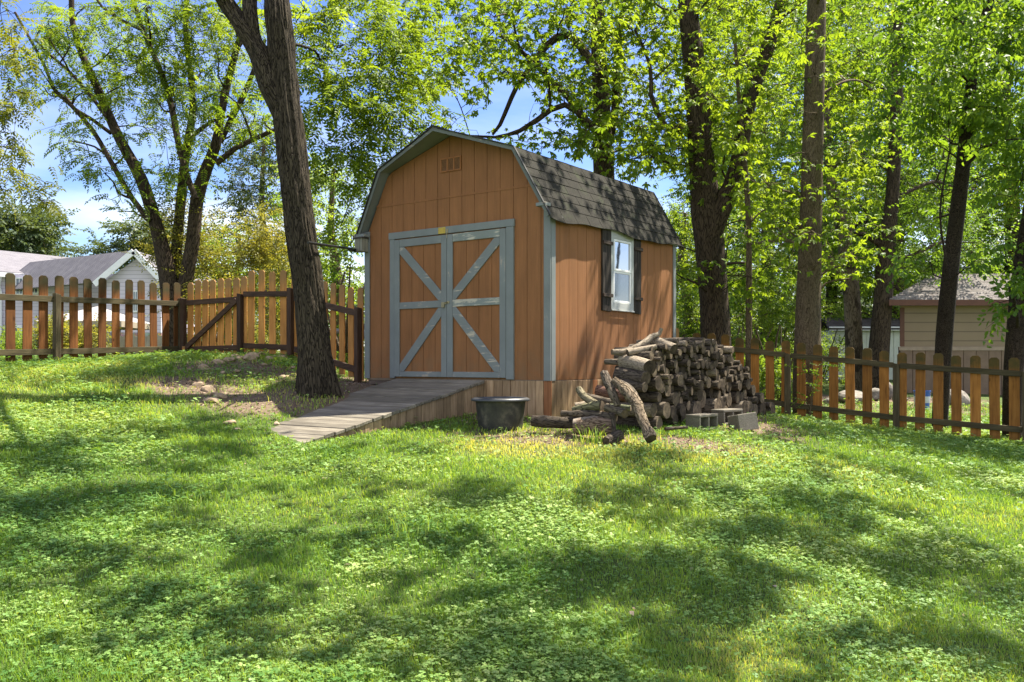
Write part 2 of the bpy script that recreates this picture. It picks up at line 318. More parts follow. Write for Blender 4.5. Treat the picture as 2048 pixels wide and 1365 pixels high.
# front and rear walls of grooved boards: each board stands proud of the groove behind it
def wall_boards(m, x0, x1, z0, topf, y0, y1, skip=None, off=0.06, zbreak=None):
    xs = [x0]; x = x0 + off
    while x < x1 - .02:
        if x > x0 + .02: xs.append(x)
        x += G
    xs.append(x1)
    for a, b in zip(xs, xs[1:]):
        a2, b2 = a + .0035, b - .0035
        segs = [(z0, None)] if not zbreak else [(z0, zbreak - .006), (zbreak + .006, None)]
        for lo, hi in segs:
            if hi is None:
                if max(topf(a2), topf(b2)) <= lo + .03: continue
                pl = [(a2, lo), (b2, lo), (b2, topf(b2))] + [(k, topf(k)) for k in (mid + KN, mid, mid - KN) if a2 < k < b2] + [(a2, topf(a2))]
                if topf(a2) <= lo + .011 or topf(b2) <= lo + .011:
                    pl = [(q, max(lo, topf(q))) for q in np.linspace(b2, a2, 9)]; pl = [(b2, lo)] * (pl[0][1] > lo + .002) + [p for i_, p in enumerate(pl) if p[1] > lo + .002 or (i_ < 8 and pl[i_ + 1][1] > lo + .002) or (i_ and pl[i_ - 1][1] > lo + .002)] + [(a2, lo)] * (pl[-1][1] > lo + .002)
                    if len(pl) < 3: continue
                    pl = pl if pl[0][0] > pl[-1][0] else pl[::-1]
            else:
                pl = [(a2, lo), (b2, lo)] + [(q, min(topf(q), hi)) for q in np.linspace(b2, a2, 9 if min(topf(a2), topf(b2)) < hi else 2)]
            m.prism(pl, y0, y1, 'y')
m = M(); wall_boards(m, 0, FW, 0, roof_z, -.006, .006, off=.08, zbreak=HP)
m.prism([(0, 0), (FW, 0)] + [(x, z - .085) for x, z in prof[::-1]], .004, .03, 'y', 1)
wall_boards(m, 0, FW, 0, roof_z, FD - .03, FD)
# side walls: boards in the y,z plane
for xs_, sg in ((FW, 1), (0, -1)):
    y = 0.0; a, b = (xs_ - .006, xs_ + .006)
    while y < FD - .001:
        y2 = min(y + G, FD); m.box(a, b, y + .0035, y2 - .0035, 0, HE - .02); y = y2
    m.box(xs_ - .03 * (sg > 0) - .0, xs_ + (.03 if sg < 0 else -.004) , .03, FD - .03, 0, HE - .03, 1)
m.build('wall', [MS, M_GROOVE], shed)
m = M(); m.box(.2, FW - .22, -.012, .002, HP - .014, HP + .014); m.build('wall_band', MS, shed)
m = M(); m.box(.0, FW, .0, FD, -.03, .0); m.build('floor', m_plain('floor_wood', (.2, .15, .1)), shed)
def shedpart(name, fn, mat, parent=shed, bevel=.003):
    m = M(); fn(m); return m.build(name, mat, parent, bevel=bevel)
for x0, x1, sgn in ((-.022, .075, 0), (FW - .075, FW + .022, 1)):
    shedpart('corner_trim', lambda m: m.box(x0, x1, -.026, -.0065, -.01, HE + .02), MP_Z)
shedpart('corner_trim', lambda m: m.box(FW + .0065, FW + .026, -.004, .085, -.01, HE - .04), MP_Z)
shedpart('corner_trim', lambda m: m.box(FW + .0065, FW + .024, FD - .06, FD + .02, -.01, HE - .04), MP_Z)
# roof
OV = {0: .12, 1: .18, 2: .36, 3: .18, 4: .12}    # the front overhang widens to a small prow at the ridge
ov_x = [-.06, mid - KN, mid, mid + KN, FW + .06]
rp = [(-.075, HE - .055), (mid - KN, HK), (mid, HA), (mid + KN, HK), (FW + .075, HE - .055)]
BK = FD + .14
m = M()
for i in range(4):
    (xa, za), (xb, zb) = rp[i], rp[i + 1]; ya, yb = -OV[i], -OV[i + 1]
    n = Vector((-(zb - za), 0, xb - xa)).normalized() * .02
    v = [(xa, ya, za), (xb, yb, zb), (xb, BK, zb), (xa, BK, za)]; v = [Vector(p) - n * 1.0 for p in v] + [Vector(p) - n * .1 for p in v]
    m.add(v, [(0, 1, 2, 3), (7, 6, 5, 4), (0, 4, 5, 1), (1, 5, 6, 2), (2, 6, 7, 3), (3, 7, 4, 0)])
roof = m.build('roof', MP_S, shed)
t = NT('asphalt_shingle'); v = t.vec(rnd=False); sp = t.noise(v, 160, 3, .7); w = t.noise(t.vec(scale=(1, 1, .3), rnd=False), 2.2, 5); lv = t.n('ShaderNodeAttribute', attribute_name='bk').outputs['Vector']
c = t.ramp(sp, [(.3, (.010, .0095, .008)), (.5, (.025, .0235, .019)), (.7, (.062, .056, .045))]); c = t.mix(.8, c, t.ramp(w, [(.3, .65), (.7, 1.25)]), 'MULTIPLY')
c = t.mix(t.ramp(t.noise(v, 6, 6), [(.55, 0.), (.7, .35)]), c, (.05, .065, .03)); c = t.mix(1.0, c, lv, 'MULTIPLY')
M_SH = t.pbr(c, .95, t.bump(sp, .7, .004), .15)
def slope(m, i, flip, rows, rr):
    (xa, za), (xb, zb) = rp[i], rp[i + 1]; ya, yb = -OV[i] - .012, -OV[i + 1] - .012
    L = math.hypot(xb - xa, zb - za); ux, uz = (xb - xa) / L, (zb - za) / L; nx, nz_ = -uz, ux
    low = (i in (0, 3))
    for k in range(rows):
        s0, s1 = (k / rows * L, (k + 1) / rows * L)
        if i >= 2: s0, s1 = L - s0, L - s1
        fr = lambda s: ya + (yb - ya) * s / L
        y = fr(s0) ; tabw = .305; yy = y - (.15 if k % 2 else 0); first = True
        while yy < BK:
            a = max(yy, fr((s0 + s1) / 2)); b = min(yy + tabw - .007, BK + .012)
            if b - a > .02:
                sh = rr.uniform(.92, 1.05); sag = 0
                thick = .0075 + rr.uniform(0, .003); n_ = 4
                vv = []
                for q in range(n_ + 1):
                    yq = a + (b - a) * q / n_
                    sag = 0
                    if low and k == 0: sag = .034 + .024 * math.sin(yq * 3.1 + 1.0) + .012 * math.sin(yq * 7.3 + .4)
                    for s, h in ((s0, thick), (s1, .003), (s0, thick - .009), (s1, -.0)):
                        d = sag if s == s0 else 0; out = .0
                        X = xa + ux * s + nx * h; Z = za + uz * s + nz_ * h
                        # the first course hangs past the eave and curls down
                        if d: X += (1 if i == 3 else -1) * d * .35; Z -= d
                        vv.append((X, yq, Z))
                fs = []
                for q in range(n_):
                    o = q * 4; p = o + 4
                    fs += [(o, o + 1, p + 1, p), (o + 2, p + 2, p + 3, o + 3), (o, p, p + 2, o + 2)]
                fs += [(0, 2, 3, 1), (n_ * 4, n_ * 4 + 1, n_ * 4 + 3, n_ * 4 + 2)]
                m.add(vv, fs, 0, [(sh, sh, sh * .98)] * len(vv))
            yy += tabw
rr = random.Random(5)
m = M(); slope(m, 0, 0, 7, rr); slope(m, 3, 0, 7, rr); slope(m, 1, 0, 9, rr); slope(m, 2, 0, 9, rr)
m.build('shingle', M_SH, roof)
m = M(); y = -.37
while y < BK - .1:
    for sg in (-1, 1): m.add([(mid, y, HA + .03), (mid, y + .3, HA + .026), (mid + sg * .13, y + .3, HA - .018), (mid + sg * .13, y, HA - .014)], [(0, 1, 2, 3)], 0, [(.95, .95, .93)] * 4)
    y += .28
m.build('ridge_cap', M_SH, roof)
# fascia boards following the rake
MP_F = m_paint('fascia_paint', (.135, .148, .138), peel=.52, axis='x'); M_DRIP = m_plain('drip_metal', (.035, .033, .03), .6)
def rake(yoff, name):
    for i in range(4):
        (xa, za), (xb, zb) = rp[i], rp[i + 1]
        ya, yb = (-OV[i] - .002, -OV[i + 1] - .002) if yoff is None else (yoff, yoff)
        m = M(); L = Vector((xb - xa, 0, zb - za)).normalized(); n = Vector((-L.z, 0, L.x))
        a, b = Vector((xa, ya, za)), Vector((xb, yb, zb)); e = .004
        for p in (a, b): pass
        v = [a + n * .006, b + n * .006, b - n * .040, a - n * .040]; back = Vector((0, .02, 0)); v = v + [p + back for p in v]
        m.add(v, [(3, 2, 1, 0), (4, 5, 6, 7), (0, 1, 5, 4), (1, 2, 6, 5), (2, 3, 7, 6), (3, 0, 4, 7)]); m.build('fascia', MP_F, roof)
        m = M(); m.beam(a + n * .0115 + Vector((0, -.004, 0)), b + n * .0115 + Vector((0, -.004, 0)), .03, .010, (0, 1, 0) if 0 else tuple(n)); m.build('drip_edge', M_DRIP, roof)
rake(None, 'fascia')
# closing blocks at the eave returns, and the small prow gusset under the ridge
shedpart('eave_return', lambda m: m.box(-.1, .09, -.14, -.027, HE - .06, HE - .02), MP_X, roof)
shedpart('eave_return', lambda m: m.box(FW - .11, FW + .03, -.14, -.027, HE + .06, HE + .1), MP_X, roof)
# gable vent
vt = thing('x', None, None); bpy.data.objects.remove(vt)
m = M(); vx0, vx1, vz0, vz1 = 1.36, 1.70, 2.66, 2.84
for a, b in ((vx0, vx0 + .015), (vx0 + .105, vx0 + .125), (vx0 + .215, vx0 + .235), (vx1 - .015, vx1)): m.box(a, b, -.024, -.006, vz0, vz1)
m.box(vx0 + .015, vx1 - .015, -.024, -.006, vz0, vz0 + .015); m.box(vx0 + .015, vx1 - .015, -.024, -.006, vz1 - .015, vz1)
vent = m.build('gable_vent', m_plain('vent_paint', (.30, .12, .035), .6), shed)
m = M()
for a, b in ((vx0 + .015, vx0 + .105), (vx0 + .125, vx0 + .215), (vx0 + .235, vx1 - .015)):
    k = vz0 + .02
    while k < vz1 - .02: m.box(a, b, -.0205, -.0165, k, k + .006, mat=None); k += .014
m.build('louver', m_plain('vent_slat_paint', (.30, .135, .05), .6), vent)
shedpart('vent_opening', lambda m: m.box(vx0 + .014, vx1 - .014, -.0085, -.0065, vz0 + .014, vz1 - .014), m_plain('dark_opening', (.012, .008, .005)), vent, 0)
# double doors
DL, DR, DH = FW - 2.58, FW - .514, 1.955
fr = on_shed('tmp', None, None); bpy.data.objects.remove(fr)
shedpart('door_jamb', lambda m: m.box(DL, DL + .085, -.036, -.0065, 0, DH - .092), MP_Z); shedpart('door_jamb', lambda m: m.box(DR - .11, DR, -.036, -.0065, 0, DH - .092), MP_Z); shedpart('door_lintel', lambda m: m.box(DL - .02, DR + .01, -.038, -.0065, DH - .09, DH), MP_X)
MP_1 = m_paint('door_paint_worn_rail', (.215, .24, .22), (.38, .35, .28), peel=.44, axis='x')
dmid = (DL + DR) / 2 - .02
for side, (a, b) in ((-1, (DL + .088, dmid - .003)), (1, (dmid + .003, DR - .113))):
    z0, z1 = .02, DH - .105; st = .092
    m = M(); wall_boards(m, a + .002, b - .002, z0, lambda x: z1, -.022, -.012, off=.1); m.box(a + .003, b - .003, -.014, -.0085, z0, z1, 1)
    door = m.build('door', [MS, M_GROOVE], shed)
    for q0, q1 in ((a, a + st), (b - st, b)): shedpart('stile', lambda m: m.box(q0, q1, -.042, -.0225, z0, z1), MP_Z, door)
    zm = .965
    for k, (q0, q1) in enumerate(((z0, z0 + .07), (zm - .045, zm + .045), (z1 - .1, z1))):
        shedpart('rail', lambda m: m.box(a + st + .001, b - st - .001, -.040, -.0225, q0, q1), MP_1 if (side == 1 and k) else MP_X, door)
    for (zz0, zz1, up) in ((zm + .047, z1 - .102, True), (z0 + .072, zm - .047, False)):
        xa_, xb_ = a + st + .002, b - st - .002; w = .085
        # the brace runs towards the meeting stile at the middle rail
        inner, outer = (xb_, xa_) if side == -1 else (xa_, xb_); so = 1 if outer < inner else -1
        zi, zo = (zz0, zz1) if up else (zz1, zz0); dz = 1 if up else -1; wv = w * 1.35; wh = w * .95
        pl = [(inner, zi), (inner, zi + dz * wv), (outer + so * wh, zo), (outer, zo), (outer, zo - dz * wv * .75), (inner - so * wh * .6, zi)]
        shedpart('brace', lambda m: m.prism(pl, -.039, -.0226, 'y'), MP_D if not (side == -1 and not up) else MP_X, door)
MET = m_plain('old_brass', (.35, .3, .18), .4, .5, .7)
def hasp(m):
    m.box(dmid - .085, dmid + .0, -.05, -.0425, .955, .985); m.box(dmid + .01, dmid + .05, -.05, -.0425, .965, .995)
    m.tube([(dmid + .015, -.05, .98), (dmid + .015, -.075, .98), (dmid - .015, -.075, .975), (dmid - .015, -.05, .975)], [.006] * 4, 8)
    m.box(dmid - .07, dmid - .025, -.068, -.0505, .915, .955)
shedpart('hasp', hasp, MET, shed, .002)
t = NT('yellow_plate'); c = t.mix(t.ramp(t.noise(t.vec(scale=(.3, 1, 3), rnd=False), 60, 3), [(.5, 0.), (.62, .6)]), (.50, .36, .06), (.22, .15, .03))
shedpart('maker_plate', lambda m: m.box(dmid - .145, dmid - .02, -.042, -.0385, DH - .088, DH - .006), t.pbr(c, .5))
shedpart('top_bolt', lambda m: (m.box(dmid + .0, dmid + .022, -.05, -.0385, DH - .085, DH - .03), m.tube([(dmid + .011, -.052, DH - .15), (dmid + .011, -.052, DH - .04)], [.005] * 2, 6)), MET)
# skirting boards round the raised base
M_PLANK = m_wood('skirt_wood', (.20, .125, .065), (.37, .245, .135), (.50, .35, .21), obj_var=.42)
M_PLANK_R = m_wood('skirt_wood_red', (.17, .065, .025), (.30, .125, .05), (.4, .19, .09), obj_var=.1)
x = 1.0; i = 0
while x < FW - .02:
    w = [.115, .135, .12][i % 3]; x2 = min(x + w, FW + .03); red = x2 > FW - .04
    wx, wy, _ = shed_pt((x + x2) / 2, 0); zb = g1(wx, wy) - ZF - .06
    m = M(); m.box(x + .004, x2 - .003, -.02 if i % 2 else -.016, .0, zb, -.012); m.build('skirting_board', M_PLANK_R if red else M_PLANK, shed, bevel=.003); x = x2; i += 1
y = .0; i = 0
while y < FD:
    w = .118; wx, wy, _ = shed_pt(FW, y); zb = g1(wx, wy) - ZF - .06
    m = M(); m.box(FW + .002, FW + .02, y + .003, y + w - .003, zb, -.012); m.build('skirting_board', M_PLANK_R if i in (8,) else M_PLANK, shed, bevel=.003); y += w; i += 1
shedpart('sill_beam', lambda m: m.box(.02, 1.0, .01, .1, -.09, -.031), m_wood('sill_wood', (.05, .04, .03), (.12, .09, .07), (.2, .16, .12), 'x'))
shedpart('base_frame', lambda m: m.box(.1, FW - .1, .3, FD - .1, -.4, -.09), m_plain('under_shed', (.03, .025, .02)))
# side window with shutters (faces local +x)
S0, S1, WZ0, WZ1 = 1.168, 2.211, .888, 1.937
cas0, cas1 = S0 + .225, S1 - .205
XS = FW + .0065
MP_W = m_paint('window_trim_paint', (.40, .41, .39), (.25, .24, .18), peel=.52)
def casing(m):
    m.box(XS, XS + .022, cas0 + .001, cas0 + .07, WZ0 + .02, WZ1 - .0); m.box(XS, XS + .022, cas1 - .07, cas1 - .001, WZ0 + .02, WZ1)
    m.box(XS, XS + .021, cas0 + .071, cas1 - .071, WZ1 - .1, WZ1 - .001); m.box(XS, XS + .021, cas0 + .071, cas1 - .071, WZ0 + .021, WZ0 + .11)
    m.box(XS + .0215, XS + .035, cas0 + .0, cas1 - .0, WZ0 - .0, WZ0 + .019)
win = shedpart('window', casing, MP_W)
MW = m_plain('white_vinyl', (.78, .78, .76), .35, .5, var=.05)
i0, i1, j0, j1 = cas0 + .073, cas1 - .073, WZ0 + .112, WZ1 - .103
def sash(z0, z1, d):
    def f(m):
        m.box(XS, XS + d, i0, i0 + .028, z0, z1); m.box(XS, XS + d, i1 - .028, i1, z0, z1)
        m.box(XS, XS + d, i0 + .028, i1 - .028, z0, z0 + .028); m.box(XS, XS + d, i0 + .028, i1 - .028, z1 - .028, z1)
    return f
jm = (j0 + j1) / 2
shedpart('sash', sash(j0, jm, .016), MW, win); shedpart('sash', sash(jm + .001, j1, .024), MW, win)
t = NT('window_glass'); b1 = t.n('ShaderNodeBsdfPrincipled'); b1.inputs['Base Color'].default_value = (.02, .022, .024, 1); b1.inputs['Roughness'].default_value = .03; b1.inputs['Specular IOR Level'].default_value = .8
g_ = t.n('ShaderNodeBsdfGlossy'); g_.inputs['Roughness'].default_value = .02; g_.inputs[0].default_value = (.9, .93, .97, 1); ms = t.n('ShaderNodeMixShader'); ms.inputs[0].default_value = .45
bn = t.bump(t.noise(t.vec(rnd=False), 2.5, 2), .05, .02); t.l(bn, g_.inputs['Normal']); t.l(b1.outputs[0], ms.inputs[1]); t.l(g_.outputs[0], ms.inputs[2]); t.l(ms.outputs[0], t.out.inputs[0]); M_GL = t.m
shedpart('pane', lambda m: m.box(XS + .001, XS + .008, i0 + .026, i1 - .026, jm + .028, j1 - .028), M_GL, win, 0)
t = NT('window_screen'); b1 = t.n('ShaderNodeBsdfPrincipled'); b1.inputs['Base Color'].default_value = (.02, .022, .024, 1); b1.inputs['Roughness'].default_value = .08
g_ = t.n('ShaderNodeBsdfGlossy'); g_.inputs['Roughness'].default_value = .06; g_.inputs[0].default_value = (.8, .85, .95, 1); ms = t.n('ShaderNodeMixShader'); ms.inputs[0].default_value = .2
t.l(b1.outputs[0], ms.inputs[1]); t.l(g_.outputs[0], ms.inputs[2]); t.l(ms.outputs[0], t.out.inputs[0])
shedpart('pane', lambda m: m.box(XS + .001, XS + .006, i0 + .026, i1 - .026, j0 + .026, jm - .026), t.m, win, 0)
M_SHUT = m_wood('charred_wood', (.008, .006, .005), (.03, .024, .019), (.12, .095, .075), obj_var=.1, knots=False, bumps=1.0)
M_SHUTX = m_wood('charred_batten_wood', (.012, .009, .007), (.05, .035, .026), (.14, .1, .075), 'y', obj_var=.1, knots=False, bumps=.8)
for a, b in ((S0, cas0 - .001), (cas1 + .001, S1)):
    sh = shedpart('shutter', lambda m: (m.box(XS, XS + .028, a, (a + b) / 2 - .002, WZ0 - .01, WZ1 + .03), m.box(XS, XS + .026, (a + b) / 2 + .002, b, WZ0 - .015, WZ1 + .02)), M_SHUT)
    for z in (WZ0 + .17, WZ1 - .2): shedpart('batten', lambda m: m.box(XS + .0285, XS + .05, a - .004, b + .012, z, z + .045), M_SHUTX, sh)

# bracket box with a dark metal pole on the left corner
w_box = m_wood('grey_weathered_wood', (.12, .115, .09), (.24, .23, .18), (.38, .37, .3), obj_var=0, bumps=.6)
bx = on_shed('pole_bracket', 'small grey wooden box fixed under the left eave of the orange shed', 'wooden box')
shedpart('box_body', lambda m: m.box(-.085, .06, -.15, -.0265, 1.73, 1.91), w_box, bx); shedpart('box_lid', lambda m: m.box(-.11, .075, -.17, -.0265, 1.911, 1.928), m_plain('dark_lid', (.06, .05, .04)), bx)
pa = Vector(shed_pt(-.086, -.10, 1.765)); pb = Vector(W(616, 485.5, 10.75))
m = M(); m.tube([pa, pa.lerp(pb, .5), pb], [.016, .016, .016], 8)
m.tube([pa - Vector((0, 0, .03)), pa.lerp(pb, .2) - Vector((0, 0, .02))], [.011, .011], 8)
po = m.build('metal_pole', m_plain('black_metal', (.02, .02, .02), .35, .5, .5), smooth=True); tag(po, 'thin black metal pole sticking out from the wooden box towards the big trunk', 'pole')

# ramp
ramp = on_shed('wooden_ramp', 'weathered grey plank ramp leading up to the double doors of the shed', 'ramp')
rx0, rx1, rl = FW - 2.466, FW - .96, 3.05; rs = (.736 - ZF) / 2.84
M_DECK = m_wood('deck_wood', (.08, .068, .052), (.18, .157, .122), (.31, .28, .225), 'x', obj_var=0, bumps=.7, knots=False, tint=True)
m = M(); y = -.045; i = 0
while y > -rl:
    y2 = y - .138; j = random.uniform(-.004, .004); k = random.uniform(-.012, .012)
    ang = math.atan(rs); za, zb = -.005 + rs * (-y), -.005 + rs * (-y2)
    v = [(rx0 + k, y, za - .035), (rx1 + k + .012, y, za - .035), (rx1 + k + .012, y2 + .011, zb - .035), (rx0 + k, y2 + .011, zb - .035)]
    v += [(p[0], p[1], p[2] + .037 + j) for p in v]
    tn = random.uniform(.72, 1.2); m.add(v, [(0, 1, 2, 3), (7, 6, 5, 4), (0, 4, 5, 1), (1, 5, 6, 2), (2, 6, 7, 3), (3, 7, 4, 0)], 0, [(tn, tn, tn * .98)] * 8); y = y2; i += 1
m.build('ramp_deck', M_DECK, ramp, bevel=.004)
M_SIDEP = m_wood('ramp_side_wood', (.15, .10, .055), (.29, .20, .115), (.42, .30, .185), obj_var=.4)
for xx in (rx1 - .02, rx0 + .02):
    y = -.03
    while y > -rl + .5:
        y2 = y - .128; wx, wy, _ = shed_pt(xx, (y + y2) / 2); zb = g1(wx, wy) - ZF - .05
        zt, zt2 = -.045 + rs * -y, -.045 + rs * -y2
        if zt2 - zb > .02:
            m = M(); m.prism([(y, zb), (y2 + .006, zb), (y2 + .006, zt2), (y, zt)], xx - .009, xx + .009, 'x'); m.build('side_board', M_SIDEP, ramp, bevel=.003)
        y = y2

# black tub
tx, ty = W(1001, 852, 10.05)[:2]; tz = g1(tx, ty) - .02
tub = thing('plastic_tub', 'large black plastic tub with a wide rim standing beside the ramp', 'tub', (tx, ty, tz))
t = NT('tub_plastic'); n = t.noise(t.vec(rnd=False), 9, 6); c = t.ramp(n, [(.35, (.018, .018, .016)), (.55, (.04, .038, .03)), (.7, (.10, .09, .065))]); MT = t.pbr(c, .55, t.bump(n, .2, .01), .4)
m = M(); m.lathe([(.0, .006), (.235, .006), (.245, .02), (.283, .345), (.27, .345), (.232, .03), (.0, .03)], 48); m.build('tub_body', MT, tub, smooth=False)
m = M(); m.lathe([(.2845, .325), (.325, .325), (.33, .337), (.32, .352), (.30, .362), (.272, .362), (.268, .346)], 48); m.build('tub_rim', m_plain('rim_plastic', (.045, .047, .05), .4, .5), tub, smooth=True)

# ------------------------------------------------------------------ fences
M_PK = m_wood('picket_wood', (.075, .027, .008), (.165, .062, .016), (.235, .097, .026), obj_var=.3, moss=(.05, .045, .018))
M_PKR = m_wood('picket_wood_right', (.17, .065, .014), (.37, .155, .033), (.49, .23, .058), obj_var=.35, moss=(.07, .058, .018))
M_PKG = m_wood('picket_wood_pale', (.33, .135, .032), (.54, .24, .062), (.64, .335, .10), obj_var=.2, moss=(.28, .16, .06))
M_RL = m_wood('rail_wood', (.032, .027, .013), (.085, .068, .034), (.15, .12, .065), 'x', obj_var=.2, knots=False)
M_RLD = m_wood('rail_wood_dark', (.03, .017, .010), (.075, .042, .026), (.12, .072, .045), 'x', obj_var=.15, knots=False)
M_PO = m_wood('post_wood', (.035, .028, .014), (.09, .07, .038), (.155, .125, .07), obj_var=.2, knots=False)
M_POD = m_wood('post_wood_dark', (.024, .014, .009), (.065, .036, .022), (.11, .065, .04), obj_var=.15, knots=False)
def fence(name, label, A, B, posts, pitch, h=1.27, sink=.03, mat=None, rail=None, post=None, up=.73, lo=.125, start=.1, skips=(), back=1, postmask=None, ph=.8, cat='fence', zf=None, side=1):
    """A,B ground points; pickets stand on the far side of the rails"""
    A = Vector((A[0], A[1], 0)); B = Vector((B[0], B[1], 0)); L = (B - A).length; d = (B - A).normalized(); ang = math.atan2(d.y, d.x)
    zf = zf or (lambda s: g1(A.x + d.x * s, A.y + d.y * s))
    o = thing(name, label, cat, (A.x, A.y, 0), ang)
    far = 1 if -d.y * A.x + d.x * A.y > 0 else -1
    far *= side
    rr = random.Random(hash(name) & 255 if False else len(name) * 7 + int(L * 10))
    y0, y1 = (.021, .040) if far > 0 else (-.040, -.021)
    # a smooth top line between the posts
    zs = [zf(p * L) for p in posts]
    def zl(s):
        f = s / L
        for (a, b), (za, zb) in zip(zip(posts, posts[1:]), zip(zs, zs[1:])):
            if f <= b or b == posts[-1]: return za + (zb - za) * (f - a) / (b - a)
    s = start; w = .147
    while s < L - .02:
        z = zl(s + w / 2); hh = h + rr.uniform(-.02, .016); c = .035; a, b = s, s + w + rr.uniform(-.004, .002); tl = rr.uniform(-.013, .013)
        if not any(q0 < s < q1 for q0, q1 in skips):
            zb_ = z + sink + rr.uniform(-.015, .01); k = z + hh
            m = M(); m.prism([(a, zb_), (b, zb_), (b + tl, k - c), (b - c + tl, k), (a + c + tl, k), (a + tl, k - c)], y0, y1, 'y'); m.build('picket', mat, o, bevel=.002)
        s += pitch
    for (pa, za), (pb, zb) in zip(zip(posts, zs), zip(posts[1:], zs[1:])):
        for k in (up, lo):
            a = pa * L + .048; b = pb * L - .048
            m = M(); m.beam((a, 0, za + (zb - za) * .048 / ((pb - pa) * L) + k * h), (b, 0, zb - (zb - za) * .048 / ((pb - pa) * L) + k * h), .038, .088); m.build('rail', rail, o, bevel=.003)
    for i, (p, z) in enumerate(zip(posts, zs)):
        if postmask and not postmask[i]: continue
        x = p * L; e = .047; hp_ = h * ph; y_ = -.012 if far > 0 else .012
        m = M(); m.box(x - e, x + e, y_ - e, y_ + .03 if far > 0 else y_ + e, z - .1, z + hp_) if far > 0 else m.box(x - e, x + e, y_ - .03, y_ + e, z - .1, z + hp_)
        # the top is cut on a slant
        vv = list(m.v); m.v = [(px_, py_, pz_ - (.022 if (pz_ > z + .5 and px_ > x) else 0)) for px_, py_, pz_ in vv]
        m.build('post', post, o, bevel=.004)
    return o, L, ang, d
PA, PB, PC = (-7.9, 11.1), (-5.80, 15.75), (-3.62, 14.35)
PD = (-2.13, 12.62)
P1 = Vector((-5.80, 15.75, 0)); P0 = P1 - Vector((.42, .9075, 0)) * 6.2
L0 = 6.2
fence('picket_fence', 'reddish brown picket fence at the left, running from the picture edge to the gate', P0, P1, [0, .205, .6, 1], .262, mat=M_PK, rail=M_RL, post=M_PO, start=.05, h=1.3)
# gate with its two posts
gd = (Vector((-4.50, 14.95, 0)) - P1); 
fence('picket_gate', 'picket gate with a dark diagonal brace in front of the yellow-green bush', P1 + gd.normalized() * .1, P1 + gd, [0, 1], .192, mat=M_PKG, rail=M_RLD, post=M_POD, start=.05, h=1.32, cat='gate', up=.72, lo=.11, ph=.79)
gate = [o for o in bpy.data.objects if o.name.startswith('picket_gate')][0]
gl = gd.length - .1; za = g1(P1.x, P1.y); zb = g1(-4.50, 14.95)
m = M(); m.beam((.07, -.042, za + .16), (gl - .07, -.042, zb + .93), .03, .088); m.build('brace', M_RLD, gate, bevel=.003)
m = M(); m.box(.03, .09, -.075, -.05, za + .0, za + .2); m.build('hinge_block', M_PKG, gate, bevel=.003)
A2 = Vector((-4.50, 14.95, 0)) + gd.normalized() * .02
fence('picket_fence', 'pale golden picket fence panel between the gate and the big trunk', A2, (-3.50, 14.27, 0), [0, 1], .262, mat=M_PKG, rail=M_RLD, post=M_POD, postmask=[0, 1], start=.12, h=1.41)
fence('picket_fence', 'short golden picket fence panel between the big trunk and the left corner of the shed', (-3.45, 14.2, 0), (-2.15, 12.66, 0), [0, 1], .262, mat=M_PKG, rail=M_RLD, post=M_POD, postmask=[0, 1], start=.1, h=1.33)
RA = Vector((3.15, 16.2, 0)); rd = Vector((.857, -.516, 0)).normalized(); RB = RA + rd * 8.4
fence('picket_fence', 'long reddish brown picket fence at the right behind the woodpile', RA, RB, [.0, 1.79 / 8.4, 3.5 / 8.4, 5.3 / 8.4, 7.1 / 8.4, 1], .262, mat=M_PKR, rail=M_RL, post=M_PO, start=.1, h=1.27, postmask=[0, 1, 1, 1, 1, 1], ph=.85, up=.82, lo=.16)
fence('picket_fence', 'two golden pickets of a far fence seen past the back corner of the shed', (2.55, 15.6, 0), (3.1, 16.25, 0), [0, 1], .262, mat=M_PKG, rail=M_RL, post=M_PO, start=.05, h=1.3, postmask=[0, 0])

# ------------------------------------------------------------------ woodpile: round logs dropped into a stack along the shed's side wall
def m_endgrain(name, a, b, c3):
    t = NT(name); v = t.vec('bk'); ln = t.n('ShaderNodeVectorMath', operation='LENGTH'); mp = t.n('ShaderNodeMapping'); mp.inputs['Scale'].default_value = (1, 1, 0)
    at = t.n('ShaderNodeAttribute', attribute_name='bk').outputs['Vector']; t.l(at, mp.inputs[0]); t.l(mp.outputs[0], ln.inputs[0])
    n = t.noise(v, 14, 5, .7); ad = t.n('ShaderNodeMath', operation='MULTIPLY_ADD'); ad.inputs[1].default_value = 130; t.l(ln.outputs['Value'], ad.inputs[0]); 
    n2 = t.n('ShaderNodeMath', operation='MULTIPLY'); n2.inputs[1].default_value = 5; t.l(n, n2.inputs[0]); t.l(n2.outputs[0], ad.inputs[2])
    s = t.n('ShaderNodeMath', operation='SINE'); t.l(ad.outputs[0], s.inputs[0]); c = t.mix(t.ramp(n, [(.35, 0.), (.65, 1.)]), a, b); c = t.mix(t.ramp(s.outputs[0], [(0., 0.), (1., .35)]), c, c3)
    k = t.rnd(.4, 1.6); cc = t.n('ShaderNodeCombineXYZ'); [t.l(k, cc.inputs[i]) for i in range(3)]; c = t.mix(1.0, c, cc.outputs[0], 'MULTIPLY')
    return t.pbr(c, .9, t.bump(n, .6, .006), .15)
END = m_endgrain('cut_end', (.045, .033, .022), (.15, .113, .074), (.02, .015, .011))
LB = [m_bark('log_bark_dark', (.040, .031, .023), (.105, .084, .062), 1.4, .6), m_bark('log_bark_grey', (.062, .05, .037), (.165, .134, .098), 1.2, .5), m_bark('log_bark_bare', (.15, .12, .085), (.32, .265, .195), 1.5, .3)]
PD2 = Vector((.591, .807, 0)); PN = Vector((.807, -.591, 0)); PO_ = Vector((1.50, 9.86, 0))
